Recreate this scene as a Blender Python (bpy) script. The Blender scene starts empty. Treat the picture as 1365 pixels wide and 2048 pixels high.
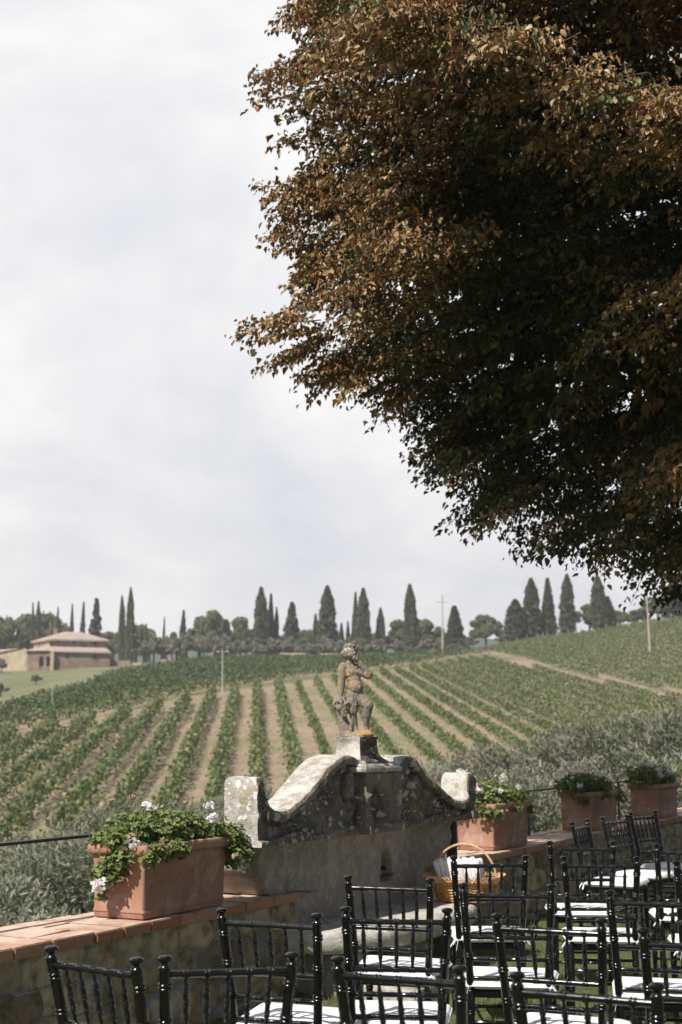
import bpy, bmesh, math, random
import numpy as np
from mathutils import Vector, Matrix, noise as mnoise
rng = np.random.default_rng(7); random.seed(7)
sc = bpy.context.scene; COL = sc.collection
# ------------------------------------------------------------------ camera model
f = 2844.; CX = 682.5; CY = 1024.; H = 1.6; VH = 1465.
th = math.atan((VH-CY)/f); ct, st_ = math.cos(th), math.sin(th)
def ray(px, py):
    u = (px-CX)/f; v = (CY-py)/f
    return u, ct-v*st_, st_+v*ct
def atY(px, py, Y):
    a, b, d = ray(px, py); k = Y/b
    return np.array([a*k, Y, H+d*k])
def onz(px, py, z):
    a, b, d = ray(px, py); k = (z-H)/d
    return a*k, b*k, z
DX, DY = 0.470008595, 0.882661838          # direction of the terrace wall
def W(s, t, z=0.): return (DX*s-DY*t, DY*s+DX*t, z)
def ST(x, y): return DX*x+DY*y, -DY*x+DX*y
def slope(y):
    a, b, d = ray(CX, y); return d/b
T0 = 4.507; ZW = .62                       # front edge of coping, its height
cam = bpy.data.objects.new('camera', bpy.data.cameras.new('camera')); COL.objects.link(cam)
cam.data.sensor_fit = 'VERTICAL'; cam.data.sensor_height = 36; cam.data.sensor_width = 24
cam.data.lens = f/2048*36; cam.location = (0, 0, H); cam.rotation_euler = (math.pi/2+th, 0, 0)
cam.data.clip_end = 9000; cam.data.clip_start = .05
cam.data.dof.use_dof = True; cam.data.dof.focus_distance = 7.3; cam.data.dof.aperture_fstop = 4.2
sc.camera = cam
# ------------------------------------------------------------------ mesh helpers
def link(name, me, mat=None, parent=None, smooth=False):
    o = bpy.data.objects.new(name, me); COL.objects.link(o)
    if mat is not None: me.materials.append(mat)
    if parent is not None: o.parent = parent
    if smooth: me.shade_smooth()
    return o
def tag(o, label=None, cat=None, group=None, kind=None):
    if label: o['label'] = label
    if cat: o['category'] = cat
    if group: o['group'] = group
    if kind: o['kind'] = kind
    return o
def empty(name, loc=(0, 0, 0), rz=0, label=None, cat=None, group=None):
    o = bpy.data.objects.new(name, None); COL.objects.link(o); o.location = loc; o.rotation_euler = (0, 0, rz)
    o.empty_display_size = .1
    return tag(o, label, cat, group)
def nmesh(name, V, F, attrs=None):
    """fast mesh from numpy: F is (n,k) of one k, or list of faces"""
    me = bpy.data.meshes.new(name)
    V = np.asarray(V, dtype=np.float32)
    if isinstance(F, np.ndarray):
        n, k = F.shape
        me.vertices.add(len(V)); me.vertices.foreach_set('co', V.ravel())
        me.loops.add(n*k); me.loops.foreach_set('vertex_index', F.astype(np.int32).ravel())
        me.polygons.add(n); me.polygons.foreach_set('loop_start', np.arange(0, n*k, k, dtype=np.int32))
        me.polygons.foreach_set('loop_total', np.full(n, k, dtype=np.int32))
        me.update(calc_edges=True); me.validate()
    else:
        me.from_pydata([tuple(map(float, v)) for v in V], [], F); me.update()
    for nm, a in (attrs or {}).items():
        at = me.attributes.new(nm, 'FLOAT', 'POINT'); at.data.foreach_set('value', np.asarray(a, dtype=np.float32))
    return me
def grid_faces(nu, nv, off=0):
    i = np.arange(nu-1)[:, None]; j = np.arange(nv-1)[None, :]
    a = (i*nv+j); return (np.stack([a, a+nv, a+nv+1, a+1], -1).reshape(-1, 4)+off)
class MB:
    def __init__(s): s.V = []; s.F = []
    def add(s, V, F):
        o = len(s.V); s.V += [tuple(map(float, v)) for v in V]; s.F += [tuple(int(i)+o for i in f_) for f_ in F]
    def box(s, c, d, rz=0, M=None, taper=1.):
        x, y, z = [k/2 for k in d]; P = []
        for k, (a, b, e) in enumerate([(-1,-1,-1),(1,-1,-1),(1,1,-1),(-1,1,-1),(-1,-1,1),(1,-1,1),(1,1,1),(-1,1,1)]):
            tp = taper if e > 0 else 1
            v = Vector((a*x*tp, b*y*tp, e*z)); v = Matrix.Rotation(rz, 3, 'Z') @ v
            if M is not None: v = M @ v
            P.append(v+Vector(c))
        s.add(P, [(0,3,2,1),(4,5,6,7),(0,1,5,4),(1,2,6,5),(2,3,7,6),(3,0,4,7)])
    def tube(s, pts, rad, n=8, cap=True):
        pts = [Vector(p) for p in pts]
        if not hasattr(rad, '__len__'): rad = [rad]*len(pts)
        V = []; F = []; up = None
        for i, p in enumerate(pts):
            d = (pts[min(i+1, len(pts)-1)]-pts[max(i-1, 0)])
            d = d.normalized() if d.length > 1e-9 else Vector((0, 0, 1))
            if up is None:
                up = Vector((0, 0, 1)) if abs(d.z) < .9 else Vector((1, 0, 0))
            a = d.cross(up); a = a.normalized() if a.length > 1e-6 else Vector((1, 0, 0)); b = a.cross(d).normalized(); up = b if b.length > .5 else up
            for k in range(n):
                q = 2*math.pi*k/n; V.append(p+(a*math.cos(q)+b*math.sin(q))*rad[i])
        for i in range(len(pts)-1):
            for k in range(n):
                F.append((i*n+k, (i+1)*n+k, (i+1)*n+(k+1) % n, i*n+(k+1) % n))
        if cap: F.append(tuple(range(n))); F.append(tuple((len(pts)-1)*n+k for k in range(n))[::-1])
        s.add(V, F)
    def lathe(s, prof, c=(0, 0, 0), n=16):
        s.tube([Vector(c)+Vector((0, 0, z)) for r, z in prof], [max(r, 1e-4) for r, z in prof], n)
    def build(s, name, mat, parent=None, smooth=False, bevel=0):
        me = bpy.data.meshes.new(name); me.from_pydata(s.V, [], s.F); me.update()
        bm = bmesh.new(); bm.from_mesh(me)
        bmesh.ops.recalc_face_normals(bm, faces=bm.faces)
        if bevel: bmesh.ops.bevel(bm, geom=bm.edges[:], offset=bevel, segments=2, affect='EDGES', clamp_overlap=True)
        bm.to_mesh(me); bm.free()
        o = link(name, me, mat, parent, smooth)
        if smooth:
            try: me.set_sharp_from_angle(angle=math.radians(40))
            except Exception: pass
        return o
def rotmats(n, fwd, up):
    """orthonormal frames: y=fwd, z~up ; arrays (n,3)"""
    y = fwd/np.maximum(np.linalg.norm(fwd, axis=1, keepdims=True), 1e-9)
    x = np.cross(y, up); x /= np.maximum(np.linalg.norm(x, axis=1, keepdims=True), 1e-9)
    z = np.cross(x, y)
    return np.stack([x, y, z], -1)
def scatter(tv, tf, P, R, S, rnd, extra=None, rim=None):
    n = len(P); k = len(tv); tv = np.asarray(tv, float); tf = np.asarray(tf)
    V = np.einsum('nij,kj->nki', R, tv)*np.asarray(S).reshape(-1, 1, 1)+P[:, None, :]
    F = tf[None]+(np.arange(n)*k)[:, None, None]
    at = {'rnd': np.repeat(rnd, k)}
    if rim is not None: at['rim'] = np.tile(np.asarray(rim, float), n)
    if extra is not None: at['ex'] = np.repeat(extra, k)
    return V.reshape(-1, 3), F.reshape(-1, tf.shape[1]), at
def runit(n):
    v = rng.normal(size=(n, 3)); return v/np.linalg.norm(v, axis=1, keepdims=True)
def vnoise(P, sc_=1., seed=0., oct_=2):
    return np.array([mnoise.fractal(Vector((p[0]*sc_+seed, p[1]*sc_+seed*1.7, p[2]*sc_-seed)), 1., 2., oct_) for p in P])
# ------------------------------------------------------------------ materials
def newmat(name, rough=.8, spec=.3):
    m = bpy.data.materials.new(name); m.use_nodes = True; nt = m.node_tree
    b = nt.nodes['Principled BSDF']; b.inputs['Roughness'].default_value = rough; b.inputs['Specular IOR Level'].default_value = spec
    return m, nt, b
def nd(nt, t, **kw):
    n = nt.nodes.new(t)
    for k, v in kw.items():
        if k in n.inputs: n.inputs[k].default_value = v
        else: setattr(n, k, v)
    return n
def ramp(nt, fac, stops, interp='LINEAR'):
    r = nt.nodes.new('ShaderNodeValToRGB'); r.color_ramp.interpolation = interp
    e = r.color_ramp.elements
    while len(e) > 1: e.remove(e[-1])
    for i, (p, c) in enumerate(stops):
        q = e[0] if i == 0 else e.new(p)
        q.position = p; q.color = (c[0], c[1], c[2], 1) if hasattr(c, '__len__') else (c, c, c, 1)
    nt.links.new(fac, r.inputs[0]); return r.outputs[0]
def mix(nt, fac, a, b, mode='MIX'):
    m = nt.nodes.new('ShaderNodeMix'); m.data_type = 'RGBA'; m.blend_type = mode
    for s_, v in ((m.inputs['Factor'], fac), (m.inputs['A'], a), (m.inputs['B'], b)):
        if isinstance(v, bpy.types.NodeSocket): nt.links.new(v, s_)
        elif hasattr(v, '__len__'): s_.default_value = (v[0], v[1], v[2], 1)
        else: s_.default_value = v
    return m.outputs['Result']
def coords(nt, kind='Object'): return nt.nodes.new('ShaderNodeTexCoord').outputs[kind]
def worldpos(nt): return nt.nodes.new('ShaderNodeNewGeometry').outputs['Position']
def noise(nt, vec, scale, detail=5, rough=.55, dist=0.):
    n = nd(nt, 'ShaderNodeTexNoise', Scale=scale, Detail=detail, Roughness=rough, Distortion=dist); nt.links.new(vec, n.inputs['Vector']); return n.outputs['Fac']
def voro(nt, vec, scale, feature='F1', out='Distance', rnd=1.):
    n = nd(nt, 'ShaderNodeTexVoronoi', Scale=scale, Randomness=rnd); n.feature = feature; nt.links.new(vec, n.inputs['Vector']); return n.outputs[out]
def bump(nt, b, h, strength=.4, dist=.01):
    n = nd(nt, 'ShaderNodeBump', Strength=strength, Distance=dist); nt.links.new(h, n.inputs['Height']); nt.links.new(n.outputs[0], b.inputs['Normal'])
def attr(nt, name):
    a = nt.nodes.new('ShaderNodeAttribute'); a.attribute_name = name; return a.outputs['Fac']
def math_(nt, op, a, b=None):
    m = nt.nodes.new('ShaderNodeMath'); m.operation = op
    for i, v in enumerate((a, b)):
        if v is None: continue
        if isinstance(v, bpy.types.NodeSocket): nt.links.new(v, m.inputs[i])
        else: m.inputs[i].default_value = v
    return m.outputs[0]
def setc(nt, b, c): nt.links.new(c, b.inputs['Base Color'])

def leafmat(name, stops, rough=.55, trans=.25, rimcol=None, spec=.35):
    m, nt, b = newmat(name, rough, spec)
    c = ramp(nt, attr(nt, 'rnd'), stops)
    if rimcol is not None:
        fac = math_(nt, 'MULTIPLY', attr(nt, 'rim'), attr(nt, 'ex'))
        c = mix(nt, fac, c, rimcol)
    setc(nt, b, c)
    if trans:
        tr = nd(nt, 'ShaderNodeBsdfTranslucent'); nt.links.new(c, tr.inputs['Color'])
        ms = nd(nt, 'ShaderNodeMixShader', Fac=trans); out = nt.nodes['Material Output']
        nt.links.new(b.outputs[0], ms.inputs[1]); nt.links.new(tr.outputs[0], ms.inputs[2]); nt.links.new(ms.outputs[0], out.inputs[0])
    return m
def stonemat(name, base, dark, light, orange=0., spots=.5, crust=.5, bs=.5, relief=False):
    m, nt, b = newmat(name, .92, .15); P = coords(nt)
    n1 = noise(nt, P, 3.2, 6, .62); n2 = noise(nt, P, 14, 6, .65); n3 = noise(nt, P, 60, 4, .6)
    c = mix(nt, ramp(nt, n2, [(.35, 0.), (.68, 1.)]), base, tuple(x*.62 for x in base))
    c = mix(nt, ramp(nt, math_(nt, 'ADD', math_(nt, 'MULTIPLY', n1, .6), math_(nt, 'MULTIPLY', n2, .4)), [(.5-.12*crust, 0.), (.56, min(1, crust*1.3))]), c, dark)
    wv = mix(nt, .12, P, nd(nt, 'ShaderNodeTexNoise', Scale=9.).outputs['Color'], 'ADD')
    v = voro(nt, wv, 11 if relief else 17); big = noise(nt, P, 2.4, 3)
    sp = ramp(nt, math_(nt, 'ADD', v, math_(nt, 'MULTIPLY', math_(nt, 'SUBTRACT', .62, big), 1.1)), [(.16+.12*spots, 1.), (.24+.14*spots, 0.)])
    c = mix(nt, sp, c, light)
    v2 = voro(nt, wv, 46); sp2 = ramp(nt, math_(nt, 'ADD', v2, math_(nt, 'MULTIPLY', math_(nt, 'SUBTRACT', .56, n1), 1.2)), [(.14, 1.), (.24, 0.)])
    c = mix(nt, math_(nt, 'MULTIPLY', sp2, spots), c, light)
    if orange:
        no = noise(nt, P, 11, 4, .6, .4)
        c = mix(nt, ramp(nt, no, [(.62-.14*orange, 0.), (.67-.12*orange, 1.)]), c, (.40, .32, .19))
    c = mix(nt, math_(nt, 'MULTIPLY', n3, .35), c, tuple(x*.5 for x in base))
    if relief:
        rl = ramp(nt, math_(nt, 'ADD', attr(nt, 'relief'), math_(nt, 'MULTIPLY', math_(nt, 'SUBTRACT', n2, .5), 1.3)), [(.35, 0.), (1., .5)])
        c = mix(nt, rl, c, (.27, .235, .195)); lo = ramp(nt, attr(nt, 'relief'), [(0., .7), (.14, 0.)]); c = mix(nt, lo, c, (.035, .028, .022))  # raised carving tinted like lichen, hollows darkened: relief shading painted into colour
    setc(nt, b, c)
    bump(nt, b, math_(nt, 'ADD', math_(nt, 'MULTIPLY', n2, 1.), math_(nt, 'MULTIPLY', n3, .6)), bs, .012)
    return m
M = {}
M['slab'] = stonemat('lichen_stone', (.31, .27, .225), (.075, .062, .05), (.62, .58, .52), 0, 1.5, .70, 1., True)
M['cap_stone'] = stonemat('pale_lichen_stone', (.68, .64, .58), (.24, .205, .16), (.82, .80, .77), .32, .9, .42, .9)
M['bodystone'] = stonemat('smooth_stone', (.47, .41, .355), (.25, .21, .175), (.56, .51, .46), 0, .12, .55, .35)
M['bench'] = stonemat('bench_stone', (.66, .62, .55), (.26, .235, .2), (.78, .75, .70), 0, .5, .35, .5)
M['statue'] = stonemat('statue_stone', (.34, .30, .25), (.13, .115, .1), (.62, .6, .56), 0, .2, .5, .6)
def statue_mat():
    m, nt, b = newmat('statue_orange_lichen', .92, .15); P = coords(nt)
    n1 = noise(nt, P, 14, 5, .6); n2 = noise(nt, P, 45, 5, .65); n3 = noise(nt, P, 130, 3)
    c = mix(nt, ramp(nt, n2, [(.35, 0.), (.7, 1.)]), (.32, .27, .215), (.17, .145, .12))
    z = nd(nt, 'ShaderNodeSeparateXYZ'); nt.links.new(P, z.inputs[0]); z = z.outputs['Z']
    # lichen grows on head, shoulders, belly and feet
    zone = ramp(nt, math_(nt, 'DIVIDE', z, .66), [(.0, .5), (.05, .72), (.08, .0), (.46, .0), (.5, .45), (.56, .3), (.66, .3), (.72, .4), (.84, .15), (.9, .2), (1., .6)])
    o = ramp(nt, math_(nt, 'ADD', math_(nt, 'ADD', math_(nt, 'MULTIPLY', n1, .7), math_(nt, 'MULTIPLY', n2, .3)), math_(nt, 'MULTIPLY', zone, .22)), [(.605, 0.), (.65, .85)])
    c = mix(nt, o, c, (.42, .25, .095))
    w = ramp(nt, math_(nt, 'ADD', noise(nt, P, 22, 4), math_(nt, 'MULTIPLY', zone, .08)), [(.66, 0.), (.7, 1.)])
    c = mix(nt, w, c, (.6, .57, .52)); setc(nt, b, c); bump(nt, b, math_(nt, 'ADD', n2, math_(nt, 'MULTIPLY', n3, .5)), .6, .006); return m
M['putto'] = statue_mat()
def wall_mat():
    m, nt, b = newmat('rubble_stone', .9, .15); P = worldpos(nt)
    a = attr(nt, 'joint'); r = attr(nt, 'rnd')
    c = ramp(nt, r, [(0, (.36, .28, .19)), (.3, (.50, .40, .27)), (.55, (.24, .20, .155)), (.75, (.60, .50, .37)), (.9, (.40, .27, .175)), (1, (.18, .155, .125))])
    n = noise(nt, P, 9, 6, .65); c = mix(nt, ramp(nt, n, [(.45, 0.), (.66, .75)]), c, (.085, .066, .045))
    mo = mix(nt, noise(nt, P, 20, 4), (.20, .18, .145), (.46, .42, .35)); c = mix(nt, ramp(nt, a, [(.35, 0.), (.75, 1.)]), c, mo)
    c = mix(nt, ramp(nt, noise(nt, P, 4, 4), [(.6, 0.), (.72, .3)]), c, (.13, .12, .075))
    setc(nt, b, c); bump(nt, b, math_(nt, 'ADD', n, math_(nt, 'MULTIPLY', noise(nt, P, 50, 4), .4)), .7, .02); return m
M['wall'] = wall_mat()
def cap_mat():
    m, nt, b = newmat('terracotta_coping', .85, .2); P = worldpos(nt); r = attr(nt, 'rnd')
    c = ramp(nt, r, [(0, (.34, .155, .09)), (.3, (.40, .22, .14)), (.5, (.46, .27, .18)), (.75, (.36, .17, .10)), (1, (.44, .30, .22))])
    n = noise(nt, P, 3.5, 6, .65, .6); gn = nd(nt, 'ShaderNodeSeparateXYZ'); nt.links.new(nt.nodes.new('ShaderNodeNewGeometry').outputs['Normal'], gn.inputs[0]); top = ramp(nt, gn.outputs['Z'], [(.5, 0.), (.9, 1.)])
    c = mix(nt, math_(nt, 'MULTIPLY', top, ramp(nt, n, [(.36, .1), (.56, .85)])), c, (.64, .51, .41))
    c = mix(nt, ramp(nt, noise(nt, P, 18, 5), [(.6, 0.), (.72, .6)]), c, (.16, .10, .07)); 
    setc(nt, b, c); bump(nt, b, noise(nt, P, 40, 5), .5, .006); return m
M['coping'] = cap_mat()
def terra_mat():
    m, nt, b = newmat('terracotta', .8, .2); P = coords(nt)
    n = noise(nt, P, 4, 6, .6); n2 = noise(nt, P, 30, 5)
    c = mix(nt, ramp(nt, n, [(.35, 0.), (.7, 1.)]), (.42, .225, .16), (.32, .165, .115))
    c = mix(nt, ramp(nt, noise(nt, P, 7, 5, .6, .5), [(.50, 0.), (.66, .65)]), c, (.52, .38, .31)); c = mix(nt, math_(nt, 'MULTIPLY', n2, .3), c, (.24, .11, .07))
    setc(nt, b, c); bump(nt, b, n2, .3, .004); return m
M['terra'] = terra_mat()
def simple(name, c, rough=.6, spec=.4, var=.25, sc_=20, metal=0, coat=0, bs=0):
    m, nt, b = newmat(name, rough, spec); P = coords(nt)
    setc(nt, b, mix(nt, ramp(nt, noise(nt, P, sc_, 4), [(.3, 0.), (.7, 1.)]), tuple(min(1, x*(1+var)) for x in c), tuple(x*(1-var) for x in c)))
    b.inputs['Metallic'].default_value = metal; b.inputs['Coat Weight'].default_value = coat; b.inputs['Coat Roughness'].default_value = .08
    if bs: bump(nt, b, noise(nt, P, sc_*2, 4), bs, .004)
    return m
M['black'] = simple('black_lacquer', (.004, .004, .005), .15, .5, .3, 30, 0, .15, .01)
M['cushion'] = simple('white_cotton', (.83, .82, .82), .85, .2, .03, 8, bs=.15)
M['iron'] = simple('dark_iron', (.035, .032, .03), .55, .4, .4, 30)
M['rust'] = simple('rusty_iron', (.09, .05, .035), .8, .2, .6, 12)
M['soil'] = simple('potting_soil', (.05, .035, .025), .95, .1, .4, 40)
M['plaster'] = simple('pink_plaster', (.52, .38, .30), .9, .15, .18, 6, bs=.3)
M['wicker'] = simple('wicker', (.62, .33, .13), .55, .35, .35, 40)
M['wickerpale'] = simple('pale_cane', (.68, .43, .23), .5, .35, .2, 30)
M['paper'] = simple('white_paper', (.85, .84, .82), .8, .2, .03, 20)
M['petal'] = leafmat('white_petal', [(0, (.8, .78, .78)), (.7, (.86, .84, .83)), (1, (.82, .70, .70))], .7, .25)
M['dry'] = leafmat('dried_petal', [(0, (.40, .29, .19)), (.5, (.55, .42, .31)), (1, (.3, .24, .13))], .8, .2)
M['geranium'] = leafmat('geranium_leaf', [(0, (.08, .11, .034)), (.4, (.185, .235, .08)), (.75, (.28, .33, .13)), (.93, (.36, .36, .17)), (1, (.28, .20, .09))], .7, .3, spec=.2)
M['stem'] = simple('green_stem', (.16, .18, .06), .7, .2)
M['linden'] = leafmat('autumn_leaf', [(0, (.03, .045, .012)), (.25, (.07, .095, .028)), (.44, (.17, .19, .06)), (.55, (.24, .225, .085)), (.66, (.35, .185, .075)), (.82, (.42, .25, .11)), (.92, (.50, .40, .19)), (1, (.62, .55, .36))], .5, .15, rimcol=(.32, .16, .07), spec=.4)
M['bark'] = simple('bark', (.07, .055, .042), .95, .1, .4, 12, bs=.8)
M['olive'] = leafmat('olive_leaf', [(0, (.14, .15, .10)), (.4, (.22, .23, .16)), (.8, (.29, .30, .22)), (1, (.36, .365, .29))], .7, .2, spec=.15)
M['oliveold'] = leafmat('brownish_olive_leaf', [(0, (.16, .158, .115)), (.4, (.25, .24, .18)), (.8, (.3, .285, .22)), (1, (.28, .26, .2))], .7, .2, spec=.15)
M['vine'] = leafmat('vine_leaf', [(0, (.075, .11, .036)), (.4, (.135, .178, .062)), (.8, (.205, .24, .095)), (.94, (.27, .275, .12)), (1, (.36, .32, .14))], .6, .25)
M['vine2'] = leafmat('deep_vine_leaf', [(0, (.045, .07, .025)), (.5, (.085, .125, .045)), (1, (.15, .185, .07))], .6, .2)
M['cypress'] = leafmat('cypress_leaf', [(0, (.08, .098, .048)), (.5, (.14, .16, .082)), (1, (.21, .22, .12))], .8, .3)
M['darkcypress'] = leafmat('dark_cypress_leaf', [(0, (.008, .012, .007)), (.5, (.016, .023, .012)), (1, (.03, .04, .02))], .8, .05)
M['broad'] = leafmat('broad_leaf', [(0, (.13, .145, .075)), (.5, (.23, .245, .13)), (1, (.34, .34, .18))], .7, .4)
M['fir'] = leafmat('fir_needle', [(0, (.06, .075, .05)), (.5, (.11, .125, .085)), (1, (.18, .19, .14))], .8, .2)
M['post'] = simple('weathered_wood', (.34, .29, .25), .9, .1, .2, 5)
M['polepink'] = simple('grey_pole', (.50, .43, .39), .85, .2, .15, 3)
M['concrete'] = simple('pale_concrete', (.5, .49, .46), .85, .2, .15, 3)
# terrain material
def terrain_mat():
    m, nt, b = newmat('hillside', .95, .1); P = worldpos(nt)
    vy = attr(nt, 'vineyard'); md = attr(nt, 'meadow')
    g = mix(nt, ramp(nt, noise(nt, P, .25, 5), [(.35, 0.), (.65, 1.)]), (.15, .16, .07), (.21, .20, .11))
    g = mix(nt, math_(nt, 'MULTIPLY', noise(nt, P, 2.5, 5), .8), g, (.10, .115, .05))
    soil = mix(nt, ramp(nt, noise(nt, P, .9, 5), [(.3, 0.), (.7, 1.)]), (.37, .28, .205), (.285, .21, .15))
    mpn = nd(nt, 'ShaderNodeMapping'); mpn.inputs['Scale'].default_value = (1.6, .35, 1); nt.links.new(P, mpn.inputs['Vector'])
    sg = mix(nt, ramp(nt, math_(nt, 'ADD', math_(nt, 'MULTIPLY', noise(nt, mpn.outputs[0], 1.3, 6, .65), .6), math_(nt, 'MULTIPLY', noise(nt, P, .12, 3), .4)), [(.45, 0.), (.56, .85)]), soil, (.20, .20, .10))
    mead = mix(nt, ramp(nt, noise(nt, P, .07, 4), [(.4, 0.), (.6, 1.)]), (.17, .185, .095), (.25, .235, .14))
    mead = mix(nt, math_(nt, 'MULTIPLY', noise(nt, P, 1.2, 5), .6), mead, (.13, .14, .065))
    c = mix(nt, vy, g, sg); c = mix(nt, md, c, mead)
    setc(nt, b, c); bump(nt, b, noise(nt, P, 3, 5), .8, .25); return m
M['hill'] = terrain_mat()
def lawn_mat():
    m, nt, b = newmat('lawn', .95, .1); P = worldpos(nt)
    c = mix(nt, noise(nt, P, 3, 5), (.10, .13, .045), (.17, .17, .085)); c = mix(nt, ramp(nt, noise(nt, P, 25, 4), [(.5, 0.), (.7, .8)]), c, (.12, .09, .055))
    setc(nt, b, c); bump(nt, b, noise(nt, P, 60, 4), 1, .02); return m
M['lawn'] = lawn_mat()
M['grass'] = leafmat('grass_blade', [(0, (.08, .115, .03)), (.5, (.14, .175, .05)), (.85, (.21, .22, .085)), (1, (.33, .29, .15))], .7, .25)
# ------------------------------------------------------------------ sky and sun
SD = Vector((-.78*DX-.16*DY, -.78*DY+.16*DX, 1.)).normalized()
w = bpy.data.worlds.new('World'); sc.world = w; w.use_nodes = True; nt = w.node_tree
bg = nt.nodes['Background']; sky = nt.nodes.new('ShaderNodeTexSky'); sky.sky_type = 'NISHITA'; sky.sun_disc = False
sky.sun_elevation = math.asin(SD.z); sky.sun_rotation = math.atan2(SD.x, SD.y); sky.air_density = 1.; sky.dust_density = 1.5
nt.links.new(sky.outputs[0], bg.inputs['Color']); bg.inputs['Strength'].default_value = .05
tc = nt.nodes.new('ShaderNodeTexCoord').outputs['Generated']
mp = nd(nt, 'ShaderNodeMapping'); mp.inputs['Scale'].default_value = (1.2, 1.2, 2.3); mp.inputs['Location'].default_value = (.35, .1, .55); nt.links.new(tc, mp.inputs['Vector'])
n1 = noise(nt, mp.outputs[0], 2.1, 7, .55, .5); n2 = noise(nt, mp.outputs[0], 5.5, 6, .5, .3)
nn = math_(nt, 'ADD', math_(nt, 'MULTIPLY', n1, .65), math_(nt, 'MULTIPLY', n2, .35))
cc = ramp(nt, nn, [(.36, (.64, .665, .73)), (.43, (.735, .74, .775)), (.50, (.82, .815, .825)), (.56, (.90, .895, .895))])
sep = nd(nt, 'ShaderNodeSeparateXYZ'); nt.links.new(tc, sep.inputs[0])
cb = nd(nt, 'ShaderNodeBackground', Strength=1.); nt.links.new(cc, cb.inputs['Color'])
# cloud bank ahead; unseen sky behind and overhead thinned and dimmed to cut fill
cov = ramp(nt, math_(nt, 'ADD', math_(nt, 'MULTIPLY', sep.outputs['Y'], 1.), math_(nt, 'MULTIPLY', n1, .5)), [(.42, .03), (1.0, .98)])
ms = nt.nodes.new('ShaderNodeMixShader'); nt.links.new(cov, ms.inputs[0]); nt.links.new(bg.outputs[0], ms.inputs[1]); nt.links.new(cb.outputs[0], ms.inputs[2])
nt.links.new(ms.outputs[0], nt.nodes['World Output'].inputs[0])
sun = bpy.data.objects.new('sun', bpy.data.lights.new('sun', 'SUN')); COL.objects.link(sun)
sun.data.energy = 5.; sun.data.angle = math.radians(.53); sun.data.color = (1, .955, .89)
sun.rotation_euler = SD.to_track_quat('Z', 'Y').to_euler(); sun.location = (-6, -6, 20)
sc.view_settings.view_transform = 'Standard'; sc.view_settings.look = 'None'; sc.view_settings.exposure = .22; sc.view_settings.gamma = 1
sc.cycles.max_bounces = 6; sc.cycles.transparent_max_bounces = 8; sc.cycles.use_denoising = True
# ------------------------------------------------------------------ terrain
KD = np.array([0, 20, 45, 60, 75, 90, 110, 130, 150, 180, 200, 230, 260, 290, 330, 450, 1200, 3000.])
def plane(D): return -10.8+.1037*D
COLS = {-400: (90, [(150, 1452), (230, 1392), (330, 1340)]), 0: (110, [(150, 1428), (230, 1372), (330, 1334)]), 230: (129, [(210, 1354), (330, 1328)]),
        430: (155, [(260, 1326), (330, 1318)]), 650: (182, [(250, 1329), (330, 1317)]), 820: (206, [(250, 1322), (330, 1311)]), 940: (226, [(270, 1304), (330, 1300)]),
        1130: (160, [(200, 1342), (250, 1300), (300, 1273), (330, 1272)]), 1365: (130, [(150, 1403), (200, 1330), (250, 1270), (290, 1239), (330, 1238)]),
        1700: (130, [(150, 1395), (200, 1310), (250, 1238), (290, 1203), (330, 1196)])}
cpx = np.array(sorted(COLS)); ZZ = []
DD = np.arange(0, 3001, 5.)
for p in cpx:
    Dh, tail = COLS[p]
    xs = [0, 20, 45, 60]; zs = [-4.6, -4.9, -5.1, -4.7]
    for D in np.arange(75, Dh+.1, 15): xs.append(D); zs.append(plane(D))
    if xs[-1] < Dh: xs.append(Dh); zs.append(plane(Dh))
    for D, y in tail: xs.append(D); zs.append(H+slope(y)*D)
    zl = zs[-1]; xs += [450, 1200, 3000]; zs += [zl-2 if p > 1000 else zl+1.6, zl-12, zl-20]
    z = np.interp(DD, xs, zs); k = np.array([1, 2, 3, 2, 1.])/9; zp = np.pad(z, 2, mode='edge'); ZZ.append(np.convolve(zp, k, 'valid'))
ZZ = np.array(ZZ)
def hz(X, Y):
    X = np.atleast_1d(np.asarray(X, float)); Y = np.atleast_1d(np.asarray(Y, float)); Yc = np.maximum(Y, 4.)
    px = CX+f*1.012*X/Yc; px = np.clip(px, -400, 1700)
    i = np.clip(np.searchsorted(cpx, px)-1, 0, len(cpx)-2); u = (px-cpx[i])/(cpx[i+1]-cpx[i]); u = u*u*(3-2*u)*.5+u*.5
    d = np.clip(Yc/5., 0, len(DD)-2); j = d.astype(int); v = d-j
    z = (ZZ[i, j]*(1-v)+ZZ[i, j+1]*v)*(1-u)+(ZZ[i+1, j]*(1-v)+ZZ[i+1, j+1]*v)*u
    return z
def pix2ter(px, py, d0=60, d1=420):
    a, b, d = ray(px, py)
    for D in np.arange(d0, d1, 1.):
        if H+d/b*D <= hz(a/b*D, D)[0]: return np.array([a/b*D, D])
    return np.array([a/b*d1, d1])
def poly(pts): return [pix2ter(*p) for p in pts]
def inpoly(X, Y, P):
    c = np.zeros(len(X), bool); n = len(P)
    for i in range(n):
        x1, y1 = P[i]; x2, y2 = P[(i+1) % n]
        cond = ((y1 > Y) != (y2 > Y)) & (X < (x2-x1)*(Y-y1)/((y2-y1) if y2 != y1 else 1e-9)+x1); c ^= cond
    return c
head = [(-60, 1512), (0, 1490), (120, 1466), (230, 1443), (330, 1421), (430, 1398), (540, 1381), (650, 1365), (740, 1352), (820, 1342), (900, 1330), (965, 1322), (1010, 1330), (1100, 1352), (1210, 1376), (1330, 1400), (1420, 1415)]
H3 = poly(head)
bottom = [np.array([40., 78.]), np.array([25., 73.]), np.array([8., 71.]), np.array([-8., 70.]), np.array([-16., 67.]), np.array([-24., 64.]), np.array([-31., 70.])]
PMAIN = H3+bottom
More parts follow.
